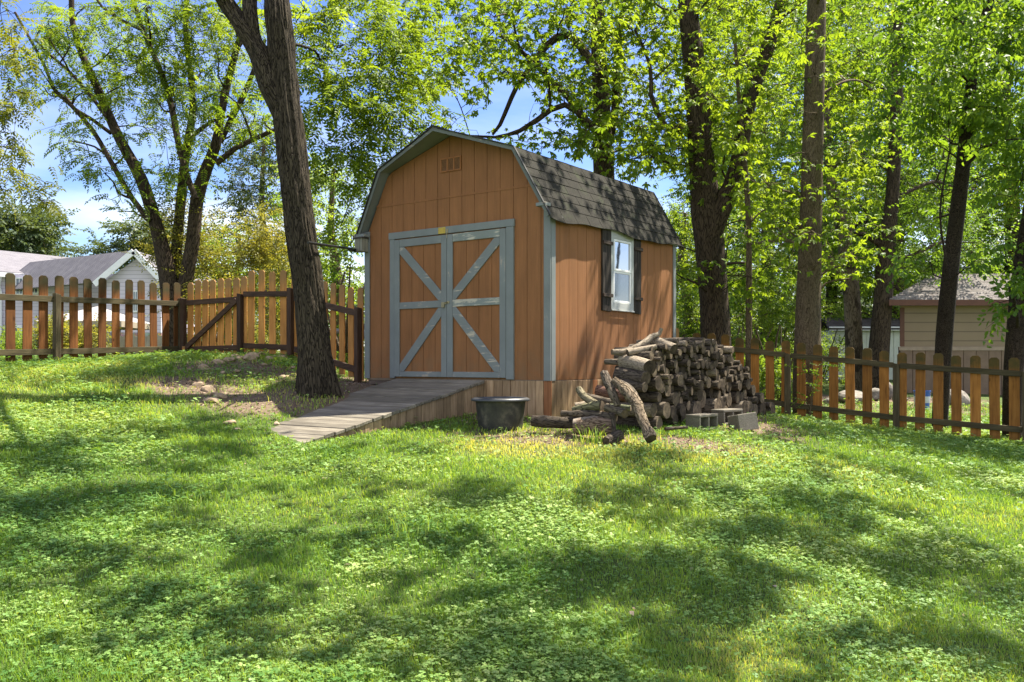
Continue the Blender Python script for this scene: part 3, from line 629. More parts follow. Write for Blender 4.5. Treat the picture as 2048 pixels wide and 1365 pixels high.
def profile(t): # permitted height of the stack along its length
    return np.interp(t, [0, .3, .8, 1.4, 1.9, 2.3, 2.7, 3.1, 3.5, 3.9], [.84, .98, 1.06, 1.06, 1.0, .88, .70, .46, .24, .08])
rr = random.Random(3); circ = []
def drop(r, t):
    z = r
    for (a, b, q) in circ:
        dx = abs(a - t)
        if dx < q + r - 1e-6: z = max(z, b + math.sqrt(max((q + r) ** 2 - dx * dx, 0)))
    return z
tries = 0
while tries < 5200 and len(circ) < 298:
    tries += 1; fr_ = tries / 5200; base = .10 if len(circ) < 17 else (.066 if len(circ) < 62 else .0435)
    r = base * rr.uniform(.62, 1.35); best = None
    for _ in range(7):
        t_ = rr.uniform(r, 3.85); z = drop(r, t_)
        if best is None or z < best[0]: best = (z, t_)
    z, t_ = best
    if z + r * .6 < profile(t_) + .03 * math.sin(t_ * 9): circ.append((t_, z, r * .98))
nlog = 0
for i, (t_, z, r) in enumerate(circ):
    g = g1(*(PO_ + PD2 * t_ - PN * .2).xy); zc = g + z - .02
    ln = rr.uniform(.40, .56); off = rr.uniform(-.07, .06)
    bend = rr.uniform(-.02, .02) * (1 if r < .07 else .3); rise = rr.uniform(-.03, .03) * (r < .06); yaw = rr.uniform(-.05, .05) * (r < .06)
    p1 = PO_ + PD2 * (t_ + yaw * .3) + PN * off; p0 = PO_ + PD2 * (t_ - yaw) + PN * (off - ln)
    a, b = Vector((p0.x, p0.y, zc + rise)), Vector((p1.x, p1.y, zc)); mdl = (a + b) / 2 + PD2 * bend + Vector((0, 0, bend * .5))
    m = M(); sg = 9 if r < .06 else 14
    cen = (a + b) / 2
    m.tube([p - cen for p in (a, a.lerp(mdl, .6), mdl, mdl.lerp(b, .5), b)], [r * rr.uniform(.9, 1.02), r * .97, r * rr.uniform(.93, 1.05), r, r * rr.uniform(.94, 1.02)], sg, True, 0, 1, .07, i)
    lb = LB[0] if rr.random() < .5 else LB[1] if rr.random() < .8 else LB[2]
    o = m.build('firewood_log', [lb, END], smooth=True); o.location = cen; nlog += 1
    o.data.polygons.foreach_set('use_smooth', [p.material_index == 0 for p in o.data.polygons])
    if r > .088: lab, grp = 'thick round log lying in the bottom course of the tall woodpile', 'thick logs at the bottom of the woodpile'
    elif r > .058: lab, grp = 'medium round log with its cut end showing low in the tall woodpile', 'medium logs low in the woodpile'
    else: lab, grp = 'thin branch-sized log stacked in the upper part of the tall woodpile', 'thin logs in the upper woodpile'
    tag(o, lab, 'log', grp)
# single logs one can tell apart
def stick(pts, rads, label, mat, name='loose_log', n=10, jit=.08, cat='log', group=None, seed=1, bumpn=0):
    P = [Vector(p) for p in pts]; cen = sum(P, Vector()) / len(P); Q = []; RR = []
    for i in range(len(P) - 1):
        for k in range(3 if len(P) > 2 else 2):
            Q.append(P[i].lerp(P[i + 1], k / (3 if len(P) > 2 else 2))); RR.append(rads[i] + (rads[i + 1] - rads[i]) * k / 3)
    Q.append(P[-1]); RR.append(rads[-1]); r_ = random.Random(seed)
    if len(P) > 2:
        for _ in range(1): Q = [Q[0]] + [(Q[i - 1] + Q[i] * 2 + Q[i + 1]) / 4 for i in range(1, len(Q) - 1)] + [Q[-1]]
    RR = [x * r_.uniform(.9, 1.1) for x in RR]
    m = M(); m.tube([q - cen for q in Q], RR, n, True, 0, 1, jit, seed); o = m.build(name, [mat, END], smooth=True); o.location = cen
    o.data.polygons.foreach_set('use_smooth', [p.material_index == 0 for p in o.data.polygons])
    return tag(o, label, cat, group)
stick([W(1224, 704, 10.05), W(1250, 705, 10.1), W(1285, 690, 10.2), W(1305, 672, 10.3), W(1318, 669, 10.35), W(1323, 657, 10.35)], [.034, .04, .038, .033, .028, .02], 'crooked pale branch lying on top of the woodpile with its tip pointing up', LB[2], 'crooked_branch', seed=4, cat='branch')
stick([W(1300, 677, 10.45), W(1348, 699, 10.15)], [.05, .055], 'pale log slanting down over the top left of the woodpile', LB[2], seed=5)
stick([W(1248, 722, 10.15), W(1300, 735, 9.75)], [.085, .085], 'thick bare log with smooth pale wood at the left edge of the woodpile', LB[2], seed=6, n=14)
stick([W(1236, 748, 10.05), W(1292, 757, 9.72)], [.085, .075], 'dark cracked log right under the pale thick one at the woodpile edge', LB[0], seed=7, n=14, jit=.12)
stick([W(1232, 768, 9.95), W(1290, 775, 9.7)], [.065, .06], 'dark thin log third from the top at the left edge of the woodpile', LB[0], seed=8, n=12)
stick([W(1255, 706, 10.0), W(1312, 694, 10.1)], [.04, .03], 'short broken stub of wood tucked under the crooked pale branch', LB[2], seed=9)
stick([W(1195, 783, 10.0), W(1255, 790, 9.8)], [.07, .075], 'red-brown log with flaking bark behind the upright forked pieces', m_bark('log_bark_red', (.09, .045, .03), (.2, .115, .08), 1.6, .6), seed=10)
# the small untidy heap in front
gh = lambda x, y: g1(x, y)
X0_, Y0_ = W(1062, 845, 9.75)[:2]
stick([W(1064, 842, 9.75), W(1100, 844, 9.7), W(1150, 848, 9.65)], [.06, .065, .055], 'dark mossy log flat on the grass nearest the black tub', LB[0], seed=11)
stick([W(1125, 838, 9.8), W(1165, 841, 9.8)], [.045, .04], 'short dark log behind the flat mossy one', LB[0], seed=12)
stick([W(1148, 854, 9.4), W(1190, 852, 9.35), W(1226, 856, 9.3)], [.085, .10, .09], 'thick peeling log at the front of the small heap', m_bark('log_bark_peel', (.09, .06, .04), (.24, .17, .12), 1.5, .7, patch=(.3, .26, .21)), seed=13, n=14)
stick([W(1212, 884, 9.0), W(1240, 872, 9.2)], [.05, .055], 'broken rotten chunk under the front of the small heap', LB[0], seed=14, jit=.2)
stick([W(1123, 827, 9.6), W(1180, 828, 9.45), W(1232, 835, 9.3)], [.03, .042, .046], 'long dark straight pole lying across the small heap', LB[0], seed=15)
stick([W(1226, 832, 9.25), W(1229, 872, 9.15)], [.024, .022], 'short stick leaning upright at the front of the small heap', LB[0], seed=16)
stick([W(1146, 820, 9.6), W(1178, 814, 9.5), W(1204, 812, 9.4)], [.03, .045, .055], 'mossy bent branch piece above the long dark pole', m_bark('log_bark_moss', (.06, .055, .03), (.19, .175, .10), 1.2, .5), seed=17)
stick([W(1157, 778, 9.8), W(1168, 795, 9.7), W(1195, 810, 9.5)], [.04, .045, .04], 'curved branch stub rising at the left of the small heap', m_bark('log_bark_olive', (.07, .062, .035), (.22, .19, .12), 1.2, .5), seed=18)
stick([W(1172, 793, 9.9), W(1200, 800, 9.8), W(1224, 806, 9.7)], [.035, .04, .035], 'knobbly brown branch at the back of the small heap', LB[1], seed=19)
stick([W(1212, 815, 9.4), W(1235, 822, 9.3), W(1250, 828, 9.2)], [.04, .042, .045], 'mossy branch end pointing right from the small heap', LB[1], seed=20)
stick([W(1221, 813, 9.5), W(1262, 817, 9.4)], [.032, .03], 'green lichen-covered stick under the leaning split trunk', m_bark('log_bark_lichen', (.07, .075, .04), (.24, .25, .15), 1.6, .5), seed=21)
stick([W(1150, 812, 9.8), W(1172, 808, 9.8)], [.03, .034], 'small reddish stub showing at the left of the small heap', LB[2], seed=22)
stick([W(1208, 746, 9.5), W(1222, 780, 9.35), W(1236, 812, 9.3)], [.04, .05, .035], 'grey splintered stump piece standing steeply in front of the woodpile', m_bark('log_bark_split', (.07, .055, .04), (.2, .16, .12), 1.6, .8), seed=23, jit=.2, n=12)
stick([W(1228, 760, 9.4), W(1250, 780, 9.3), W(1272, 803, 9.15), W(1280, 830, 9.05), W(1292, 856, 8.95), W(1303, 878, 8.85)], [.035, .055, .06, .05, .045, .062], 'long forked split trunk leaning from the woodpile down to the grass', m_bark('log_bark_pale_split', (.10, .075, .048), (.26, .20, .135), 1.6, .8), seed=24, jit=.16, n=14)
stick([W(1268, 800, 9.25), W(1262, 782, 9.3), W(1240, 764, 9.45)], [.05, .045, .025], 'second prong of the leaning split trunk', LB[1], seed=25, jit=.15)
stick([W(1330, 858, 9.6), W(1375, 855, 9.7)], [.02, .016], 'flat scrap of bark lying on the ground by the concrete blocks', LB[0], 'bark_scrap', seed=26, cat='bark')

# concrete blocks
t = NT('concrete'); v = t.vec(); n = t.noise(v, 90, 5, .8); w = t.noise(v, 5, 4); c = t.mix(.8, t.ramp(n, [(.3, (.10, .09, .07)), (.55, (.19, .17, .135)), (.75, (.28, .25, .2))]), t.ramp(w, [(.3, .75), (.7, 1.1)]), 'MULTIPLY'); M_CON = t.pbr(c, .95, t.bump(n, .6, .006), .15)
def cinder(loc, rz, label, tilt=0, sc=1.0):
    m = M(); L, H, D, w = .40, .19, .19, .03
    m.box(-L / 2, L / 2, -D / 2, -D / 2 + w, 0, H); m.box(-L / 2, L / 2, D / 2 - w, D / 2, 0, H)
    for x in (-L / 2, -w / 2, L / 2 - w): m.box(x + (0.001 if x > -.1 else .001), x + w - .001, -D / 2 + w - .001, D / 2 - w + .001, .001, H - .001)
    o = m.build('concrete_block', M_CON, bevel=.006); o.location = loc; o.rotation_euler = (R(90) + tilt, 0, rz) ; return tag(o, label, 'concrete block')
def bl(px, py, Y): x, y, z = W(px, py, Y); return (x, y, g1(x, y))
for (px, py, Y, rz, tl, lab) in ((1404, 848, 10.35, R(46), 0, 'grey concrete block with two openings, leftmost of the three by the woodpile'), (1454, 843, 10.95, R(42), 0, 'middle concrete block with two openings at the foot of the woodpile'), (1489, 850, 10.55, R(25), R(-9), 'tilted solid-faced concrete block, rightmost of the three by the woodpile')):
    x, y, z = bl(px, py, Y); m = M(); L, H, D, w = (.40, .19, .19, .032) if tl == 0 else (.28, .2, .2, .032)
    # lying on its side: openings face the camera
    if tl == 0:
        m.box(-L / 2, L / 2, -H / 2, H / 2, 0, w); m.box(-L / 2, L / 2, -H / 2, H / 2, D - w, D)
        for q, ww in ((-L / 2, w), (-w / 2, w), (L / 2 - w, w)): m.box(q + .001, q + ww, -H / 2 + .001, H / 2 - .001, w - .001, D - w + .001)
    else:
        m.box(-L / 2, L / 2, -H / 2, -H / 2 + w, 0, D); m.box(-L / 2, L / 2, H / 2 - w, H / 2, 0, D)
        m.box(-L / 2 + .001, -L / 2 + w, -H / 2 + w - .001, H / 2 - w + .001, .001, D - .001); m.box(L / 2 - w, L / 2 - .001, -H / 2 + w - .001, H / 2 - w + .001, .001, D - .001)
        m.box(-L / 2 + w - .001, L / 2 - w + .001, -H / 2 + w - .001, H / 2 - w + .001, .05, .09)
    o = m.build('concrete_block', M_CON, bevel=.006); o.location = (x, y, z - .01); o.rotation_euler = (tl, tl * .6, rz); tag(o, lab, 'concrete block')

# ------------------------------------------------------------------ stones and litter
t = NT('field_stone'); v = t.vec(); n = t.noise(v, 12, 6, .7); c = t.ramp(n, [(.3, (.14, .10, .065)), (.5, (.33, .245, .16)), (.72, (.5, .39, .27))]); M_ST = t.pbr(c, .9, t.bump(n, .5, .01), .2)
t = NT('pale_boulder'); v = t.vec(); n = t.noise(v, 9, 6, .7); c = t.ramp(n, [(.3, (.10, .09, .075)), (.5, (.19, .17, .145)), (.72, (.30, .27, .235))]); M_BO = t.pbr(c, .9, t.bump(n, .5, .01), .2)
import bmesh
def rock(loc, s, label, mat=M_ST, group=None, seed=0, name='stone', cat='stone', rz=0):
    bm = bmesh.new(); bmesh.ops.create_icosphere(bm, subdivisions=3, radius=1); r_ = random.Random(seed)
    pl = [(Vector((r_.gauss(0, 1), r_.gauss(0, 1), r_.gauss(0, 1))).normalized(), r_.uniform(.55, .85)) for _ in range(9)]
    for v_ in bm.verts:
        p = v_.co.copy()
        for nn, dd in pl:
            k = p.dot(nn) - dd
            if k > 0: p -= nn * k * .9
        v_.co = Vector((p.x * s[0], p.y * s[1], p.z * s[2]))
    me = bpy.data.meshes.new(name); bm.to_mesh(me); bm.free(); me.materials.append(mat)
    o = bpy.data.objects.new(name, me); COL.objects.link(o); o.location = loc; o.rotation_euler = (r_.uniform(-.2, .2), r_.uniform(-.2, .2), rz or r_.uniform(0, 6)); return tag(o, label, cat, group)
spots = [(470, 722, 13.6, .12, 'stone'), (482, 728, 13.3, .10, ''), (505, 722, 13.6, .16, ''), (519, 714, 13.9, .13, ''), (538, 722, 13.6, .10, ''), (565, 711, 14.0, .13, ''), (550, 716, 13.9, .10, ''), (498, 729, 13.3, .12, ''),
         (460, 735, 13.0, .12, ''), (437, 744, 12.8, .10, ''), (410, 758, 12.3, .11, ''), (447, 762, 12.0, .06, ''), (472, 756, 12.2, .09, ''), (512, 759, 12.2, .07, ''), (567, 754, 12.2, .08, ''), (552, 713, 14, .07, ''),
         (398, 790, 11.2, .09, ''), (417, 796, 11.0, .12, ''), (430, 805, 10.8, .06, ''), (441, 808, 10.7, .09, ''), (425, 816, 10.5, .12, ''), (458, 848, 9.8, .09, ''), (474, 857, 9.6, .06, ''), (553, 839, 9.9, .05, ''), (520, 775, 11.8, .05, ''), (585, 735, 12.9, .08, ''), (530, 740, 12.9, .07, '')]
special = {3: 'flat pale stone at the top of the mound, lying against the pickets', 13: None, 17: 'two-tone blocky stone standing up on the grass left of the big trunk', 14: 'orange-brown stone close to the left side of the big trunk', 4: 'square tan stone on the crest of the mound', 21: 'low brown stone where the lawn meets the mound, near the foot of the ramp'}
for i, (px, py, Y, s, q) in enumerate(spots):
    x, y, _ = W(px, py, Y); z = g1(x, y); lab = special.get(i) or ('small pale field stone scattered on the bare mound left of the big trunk' if s < .095 else 'fist-sized to head-sized tan stone lying on the bare mound by the gate')
    rock((x, y, z + s * .12), (s, s * random.uniform(.6, .9), s * random.uniform(.38, .6)), lab, M_ST, None if special.get(i) else ('small stones on the mound' if s < .095 else 'larger stones on the mound'), i)
for i, (px, py, Y, s, lab) in enumerate([(1700, 800, 19, (.55, .4, .3), 'low pale boulder beyond the right fence behind the gnarled trunk'), (1745, 798, 19.5, (.42, .4, .26), 'broad pale boulder with a pointed top beyond the right fence'), (1772, 790, 19.8, (.22, .22, .38), 'upright pale stone block between two pickets of the right fence'), (1800, 800, 19, (.28, .2, .2), 'small pale boulder just right of the fence post'), (1842, 800, 19.4, (.2, .2, .2), 'round grey stone left of the blue bucket'), (1908, 803, 19, (.5, .4, .34), 'wide tan boulder at the foot of the slanting dark trunk'), (1660, 806, 18.4, (.2, .18, .14), 'small pale stone on the slope behind the right fence')]):
    x, y, _ = W(px, py, Y); s = tuple(k * .72 for k in s); rock((x, y, g1(x, y) + s[2] * .45), s, lab, M_BO, None, 40 + i, 'boulder', 'boulder', .3)
# blue bucket beyond the right fence
x, y, _ = W(1844, 815, 18); bz = g1(x, y)
bk = thing('blue_bucket', 'blue plastic bucket with a white label standing beyond the right fence', 'bucket', (x, y, bz))
m = M(); m.lathe([(0, .005), (.13, .005), (.155, .36), (.165, .365), (.165, .385), (.15, .385), (.125, .03), (0, .03)], 32); m.build('bucket_body', m_plain('blue_plastic', (.02, .09, .38), .4, .5), bk, smooth=False)
m = M(); m.lathe([(.1445, .14), (.1535, .27)], 32); m.build('bucket_label', m_plain('label_paper', (.6, .62, .66), .6), bk)
m = M(); m.tube([(.165 * math.cos(a), -.17 * abs(math.sin(a)) * .4 - .02, .34 - .15 * math.sin(a)) for a in [math.pi * k / 10 for k in range(11)]], [.004] * 11, 6); m.build('bucket_handle', MET, bk)

# ------------------------------------------------------------------ neighbouring buildings
def m_lap(name, col, pitch, dark=.55, axis=2, rough=.6):
    t = NT(name); tcn = t.n('ShaderNodeTexCoord'); sp = t.n('ShaderNodeSeparateXYZ'); t.l(tcn.outputs['Object'], sp.inputs[0])
    a = t.n('ShaderNodeMath', operation='MULTIPLY'); a.inputs[1].default_value = 1 / pitch; t.l(sp.outputs[axis], a.inputs[0]); f = t.n('ShaderNodeMath', operation='FRACT'); t.l(a.outputs[0], f.inputs[0])
    c = t.mix(t.ramp(f.outputs[0], [(.0, 1.), (.10, .8), (.13, 0.)]), col, tuple(x * dark for x in col)); n = t.noise(t.vec(rnd=False), 1.2, 4)
    c = t.mix(.5, c, t.ramp(n, [(.3, .88), (.7, 1.06)]), 'MULTIPLY'); return t.pbr(c, rough, t.bump(f.outputs[0], .6, .02), .3)
def m_roofing(name, a, b):
    t = NT(name); br = t.n('ShaderNodeTexBrick'); br.inputs['Scale'].default_value = 1; br.inputs['Brick Width'].default_value = .33; br.inputs['Row Height'].default_value = .15; br.inputs['Mortar Size'].default_value = .006
    t.l(t.n('ShaderNodeTexCoord').outputs['Object'], br.inputs[0]); br.inputs[1].default_value = (*a, 1); br.inputs[2].default_value = (*b, 1); br.inputs[3].default_value = tuple(x * .5 for x in a) + (1,)
    n = t.noise(t.vec(rnd=False), 1.5, 4); return t.pbr(t.mix(.6, br.outputs[0], t.ramp(n, [(.3, .85), (.7, 1.12)]), 'MULTIPLY'), .9, None, .2)
M_VINYL = m_lap('white_lap_siding', (.62, .56, .65), .2); M_RGREY = m_roofing('grey_roof_shingle', (.15, .142, .155), (.19, .18, .19)); M_WT = m_plain('white_trim', (.8, .8, .8), .5, var=.04)
t = NT('stone_veneer'); vo = t.n('ShaderNodeTexVoronoi'); vo.inputs['Scale'].default_value = 4; t.l(t.vec(scale=(1, 1, 2), rnd=False), vo.inputs[0]); c = t.mix(.6, t.ramp(t.noise(t.vec(rnd=False), 4, 3), [(.3, (.22, .17, .15)), (.7, (.42, .36, .33))]), vo.outputs['Color'], 'SOFT_LIGHT'); M_VEN = t.pbr(c, .9)
M_WG = m_plain('house_window_glass', (.10, .13, .17), .12, .8, var=.1)
# white two-storey house far left: a long wing facing us and a gabled wing standing forward at its right
HB = g1(-20, 45) - .3
house = thing('white_house', 'white two-storey house with a grey roof and a front gable beyond the left fence', 'house', (0, 0, 0))
YG, YW = 46.0, 50.0
gl_, gr_ = W(213, 560, YG), W(322, 560, YG); ap = W(275, 503, YG); el = W(0, 546, YW)
ez = gl_[2]
m = M(); x0, x1, xa = gl_[0], gr_[0], ap[0]
m.prism([(x0, HB + 2.2), (x1, HB + 2.2), (x1, ez), (xa, ap[2] - .35), (x0, ez)], YG, YG + .2); m.box(x0, x0 + .2, YG + .2, YW + 5, HB + 2.2, ez); m.box(x1 - .2, x1, YG + .2, YW + 6, HB + 2.2, ez)
XL = -38; m.box(XL, x0, YW, YW + .2, HB + 2.6, W(0, 543, 49.5)[2] - .1); m.build('wall', M_VINYL, house)
m = M(); m.box(x0 - .03, x1 + .03, YG - .03, YG + .2, HB - .5, HB + 2.19); m.box(XL, x0 - .05, YW - .03, YW + .2, HB - .5, HB + 2.59); m.build('stone_base', M_VEN, house)
def slab(m, a, b, c, d, th=.12):
    v = [Vector(p) for p in (a, b, c, d)]; n = (v[1] - v[0]).cross(v[3] - v[0]).normalized() * th
    if n.z < 0: n = -n
    m.add(v + [p - n for p in v], [(0, 1, 2, 3), (7, 6, 5, 4), (0, 4, 5, 1), (1, 5, 6, 2), (2, 6, 7, 3), (3, 7, 4, 0)])
zr = ap[2]; yb = YW + 9
m = M(); ov = .45
A_ = Vector((x0 - .55, YG - ov, ez - .18)); B_ = Vector((xa, YG - ov, zr)); C_ = Vector(W(60, 500, YG + 5)); C_.z = zr; slab(m, A_, B_, C_, A_ + C_ - B_); slab(m, (xa, YG - ov, zr), (x1 + .35, YG - ov, ez - .18), (x1 + .35, yb, ez - .18), (xa, yb, zr))
ezw = W(0, 543, 49.5)[2]; rzw = W(0, 501, 57)[2]
e0, e1 = Vector(W(0, 543, 49.5)), Vector(W(205, 560, 54)); r0_, r1_ = Vector(W(0, 501, 57)), Vector(W(160, 521, 61.5)); e1.z = e0.z; r1_.z = r0_.z
slab(m, e0 - (e1 - e0) * 2, e1, r1_, r0_ - (r1_ - r0_) * 2); hr = m.build('roof', M_RGREY, house)
m = M(); m.beam((x0 - .4, YG - ov - .03, ez - .28), (xa, YG - ov - .03, zr - .06), .06, .3, (0, 0, 1)); m.beam((x1 + .4, YG - ov - .03, ez - .28), (xa, YG - ov - .03, zr - .06), .06, .3); m.beam(e0 - (e1 - e0) * 2 + Vector((.05, -.05, -.17)), e1 + Vector((.05, -.05, -.17)), .06, .26); m.build('fascia', M_WT, house)
for px, py in ((69.5, 556), (109, 551), (197, 533), (212, 522)):
    YY = YW + 1.5 if px < 150 else YG + 2.5; p = W(px, py, YY); zz = p[2] - .35
    m = M(); m.tube([(p[0], YY, zz - .4), (p[0], YY, zz + .75)], [.05, .05], 8); m.lathe([(.0, .0), (.22, -.12), (.22, -.2)], 12, (p[0], YY, zz + .3)); m.build('roof_vent', m_plain('vent_black', (.03, .03, .03)), hr)
for (pa, pb, qa, qb, YY) in ((34, 46, 558, 588, YW), (64, 76, 560, 586, YW), (268, 275, 584, 622, YG)):
    a, b = W(pa, qb, YY), W(pb, qa, YY); m = M()
    for q in ((a[0] - .07, a[0], a[2] - .07, b[2] + .07), (b[0], b[0] + .07, a[2] - .07, b[2] + .07), (a[0], b[0], a[2] - .07, a[2]), (a[0], b[0], b[2], b[2] + .07), ((a[0] + b[0]) / 2 - .015, (a[0] + b[0]) / 2 + .015, a[2], b[2]), (a[0], b[0], (a[2] + b[2]) / 2 - .02, (a[2] + b[2]) / 2 + .02)): m.box(q[0], q[1], YY - .08, YY - .01, q[2], q[3])
    w_ = m.build('window', M_WT, house); m = M(); m.box(a[0], b[0], YY - .04, YY - .005, a[2], b[2]); m.build('pane', M_WG, w_)
m = M(); a, b = W(30, 700, YW), W(41, 656, YW); m.box(a[0], b[0], YW - .1, YW - .04, HB, b[2]); hd_ = m.build('door', m_plain('house_door', (.16, .18, .2), .5), house); m = M(); m.box(a[0] - .14, a[0], YW - .12, YW - .03, HB, b[2] + .15); m.box(b[0], b[0] + .14, YW - .12, YW - .03, HB, b[2] + .15); m.box(a[0], b[0], YW - .12, YW - .03, b[2], b[2] + .15); m.build('door_frame', M_WT, hd_)
a = W(3, 545, YW); m = M(); m.tube([(a[0] + .2, YW - .5, ezw - .2), (a[0], YW - .3, ezw - .8), (a[0], YW - .12, ezw - 1.1), (a[0], YW - .12, HB)], [.1] * 4, 8); m.build('downpipe', M_WT, house)
# gazebo
gzc = W(195, 613, 33); gb = g1(gzc[0], 33)
gzb = thing('gazebo', 'garden gazebo with a shallow pyramid roof in front of the white house', 'gazebo', (gzc[0], 33, 0)); ze = W(0, 646, 33)[2]; hw = 1.5
m = M(); hp_ = [(-hw, -hw), (hw, -hw), (hw, hw), (-hw, hw)]
for i in range(4): a, b = hp_[i], hp_[(i + 1) % 4]; m.add([(a[0], a[1], ze), (b[0], b[1], ze), (0, 0, gzc[2])], [(0, 1, 2)])
m.build('canopy', m_plain('gazebo_canopy', (.33, .30, .28), .7), gzb)
m = M(); 
for i in range(4): a, b = hp_[i], hp_[(i + 1) % 4]; m.beam((a[0], a[1], ze - .11), (b[0], b[1], ze - .11), .05, .2)
m.build('valance', m_plain('gazebo_valance', (.32, .27, .21), .7), gzb)
for a in hp_: m = M(); m.box(a[0] * .94 - .04, a[0] * .94 + .04, a[1] * .94 - .04, a[1] * .94 + .04, gb - .1, ze - .02); m.build('post', m_plain('gazebo_post', (.05, .035, .03), .5), gzb)
# tan board fence behind
A = W(-60, 668, 29); B = W(335, 668, 29); bf = thing('board_fence', 'pale tan solid board fence between the picket fence and the white house', 'fence', (0, 29, 0)); zt = W(0, 672, 29)[2]
m = M(); x = W(88, 0, 29)[0]
while x < B[0]:
    zb_ = 1.0; m.prism([(x, zb_), (x + .145, zb_), (x + .145, zt - .03), (x + .11, zt), (x + .035, zt), (x, zt - .03)], -.01, .01); x += .15
m.build('fence_board', m_wood('tan_board', (.30, .26, .18), (.42, .37, .27), (.50, .45, .34), obj_var=0, knots=False), bf)

# tan metal outbuilding at the right
YB = 22.0; a = W(1801, 792, YB); bz_ = g1(a[0], YB) - .2
bld = thing('metal_outbuilding', 'tan metal outbuilding with a ribbed roof beyond the right fence', 'outbuilding', (0, 0, 0))
X0b, X1b = a[0], W(2240, 0, YB)[0]; zE = W(0, 612, YB)[2]; zM = W(0, 694, YB)[2]
def m_metal_lap(name, col, pitch):
    return m_lap(name, col, pitch, .55, 2, .45)
XBb = X0b * (YB + 3.2) / YB + .15
m = M(); m.prism([(X0b, YB), (X1b, YB), (X1b, YB + 3.2), (XBb, YB + 3.2)], zM, zE, 'z'); m.build('upper_wall', m_metal_lap('tan_panel', (.25, .185, .12), .225), bld)
m = M(); x = X0b - .02
while x < X1b: m.box(x + .008, x + .30, YB - .02, YB + .1, bz_, zM - .09); x += .31
m.prism([(X0b + .02, YB), (X1b, YB), (X1b, YB + 3), (XBb, YB + 3)], bz_, zM - .1, 'z'); m.build('lower_wall', m_plain('tan_board_wall', (.19, .13, .09), .7), bld)
m = M(); m.box(X0b - .05, X1b, YB - .04, YB + .02, zM - .09, zM - .0); m.build('wall_band', m_plain('tan_band', (.30, .23, .17), .6), bld)
M_BRN = m_plain('brown_trim', (.12, .05, .03), .5); m = M(); m.box(X0b - .02, X0b + .09, YB - .02, YB - .002, zM + .01, zE - .05); m.box(X0b - .45, X1b, YB - .42, YB - .38, zE - .02, zE + .12); m.build('trim', M_BRN, bld)
zR = W(0, 548, YB + 2.4)[2] ; m = M(); x = X0b - .45; xr = W(1865, 0, YB + 2.4)[0] - 0
n_ = 60; hip = W(1868, 0, YB + 2.4)[0]
v = []; fs = []
y0_, y1_ = YB - .42, YB + 2.4; k = 0
NR = 120
for i in range(NR + 1):
    f_ = i / NR; z = zE + .12 + (zR - zE - .12) * f_ + .03 * math.sin(f_ * 2 * math.pi * 15); y = y0_ + (y1_ - y0_) * f_
    v += [(X0b - .45 + (hip - X0b + .45) * f_, y, z), (X1b + 1, y, z)]
fs = [(2 * i, 2 * i + 1, 2 * i + 3, 2 * i + 2) for i in range(NR)]; m.add(v, fs)
m.add([(hip, y1_, zR), (X1b + 1, y1_, zR), (X1b + 1, y1_ + 2.6, zE + .12), (hip + .5, y1_ + 2.6, zE + .12)], [(0, 1, 2, 3)])
m.add([(X0b - .45, y0_, zE + .119), (hip, y1_, zR - .003), (hip + .5, y1_ + 2.6, zE + .119)], [(0, 1, 2)])
t = NT('ribbed_roof'); n = t.noise(t.vec(rnd=False), 5, 6); n2 = t.noise(t.vec(rnd=False), 22, 5); c = t.mix(t.ramp(n2, [(.56, 0.), (.62, .8)]), t.ramp(n, [(.3, (.12, .108, .10)), (.6, (.23, .21, .195))]), (.08, .055, .045)); m.build('roof', t.pbr(c, .85, None, .1), bld)
# small white shed further back
YS = 31.0; a = W(1661, 765, YS); bz_ = g1(a[0], YS) - .2; x1 = W(1812, 0, YS)[0]
ws = thing('white_shed', 'small white garden shed with a dark shingle roof far back between the trunks', 'shed', (0, 0, 0)); zE = W(0, 660, YS)[2]
M_WS = m_plain('white_shed_wall', (.58, .60, .53), .6, var=.08); m = M(); x = a[0]
while x < x1: m.box(x + .008, min(x + .3, x1), YS - .02, YS + .1, bz_, zE); x += .31
m.box(a[0] + .01, x1, YS, YS + 2.4, bz_, zE - .02); m.build('wall', M_WS, ws)
m = M(); m.box(a[0] - .1, x1 + .1, YS - .2, YS - .14, zE - .03, zE + .1); m.build('fascia', M_WT, ws)
zr = W(0, 636, YS + 1.2)[2]; m = M(); slab(m, (a[0] - .15, YS - .22, zE + .05), (x1 + .15, YS - .22, zE + .05), (x1 + .15, YS + 1.2, zr), (a[0] + .2, YS + 1.2, zr), .06); slab(m, (a[0] + .2, YS + 1.2, zr), (x1 + .15, YS + 1.2, zr), (x1 + .15, YS + 2.6, zE + .05), (a[0] - .15, YS + 2.6, zE + .05), .06); m.build('roof', m_roofing('dark_shingle', (.06, .05, .048), (.10, .085, .08)), ws)
# pipes / rails lying behind the left fence panel
stick([W(640, 661, 16.5), W(740, 668, 16.0)], [.05, .05], 'grey pipe lying behind the golden pickets by the shed corner', m_plain('grey_pipe', (.2, .2, .21), .5), 'pipe', cat='pipe')
stick([W(620, 655, 17), W(745, 676, 16.4)], [.04, .04], 'dark pole lying below the grey pipe behind the golden pickets', m_plain('dark_pole', (.05, .05, .055), .5), 'pole', cat='pole')

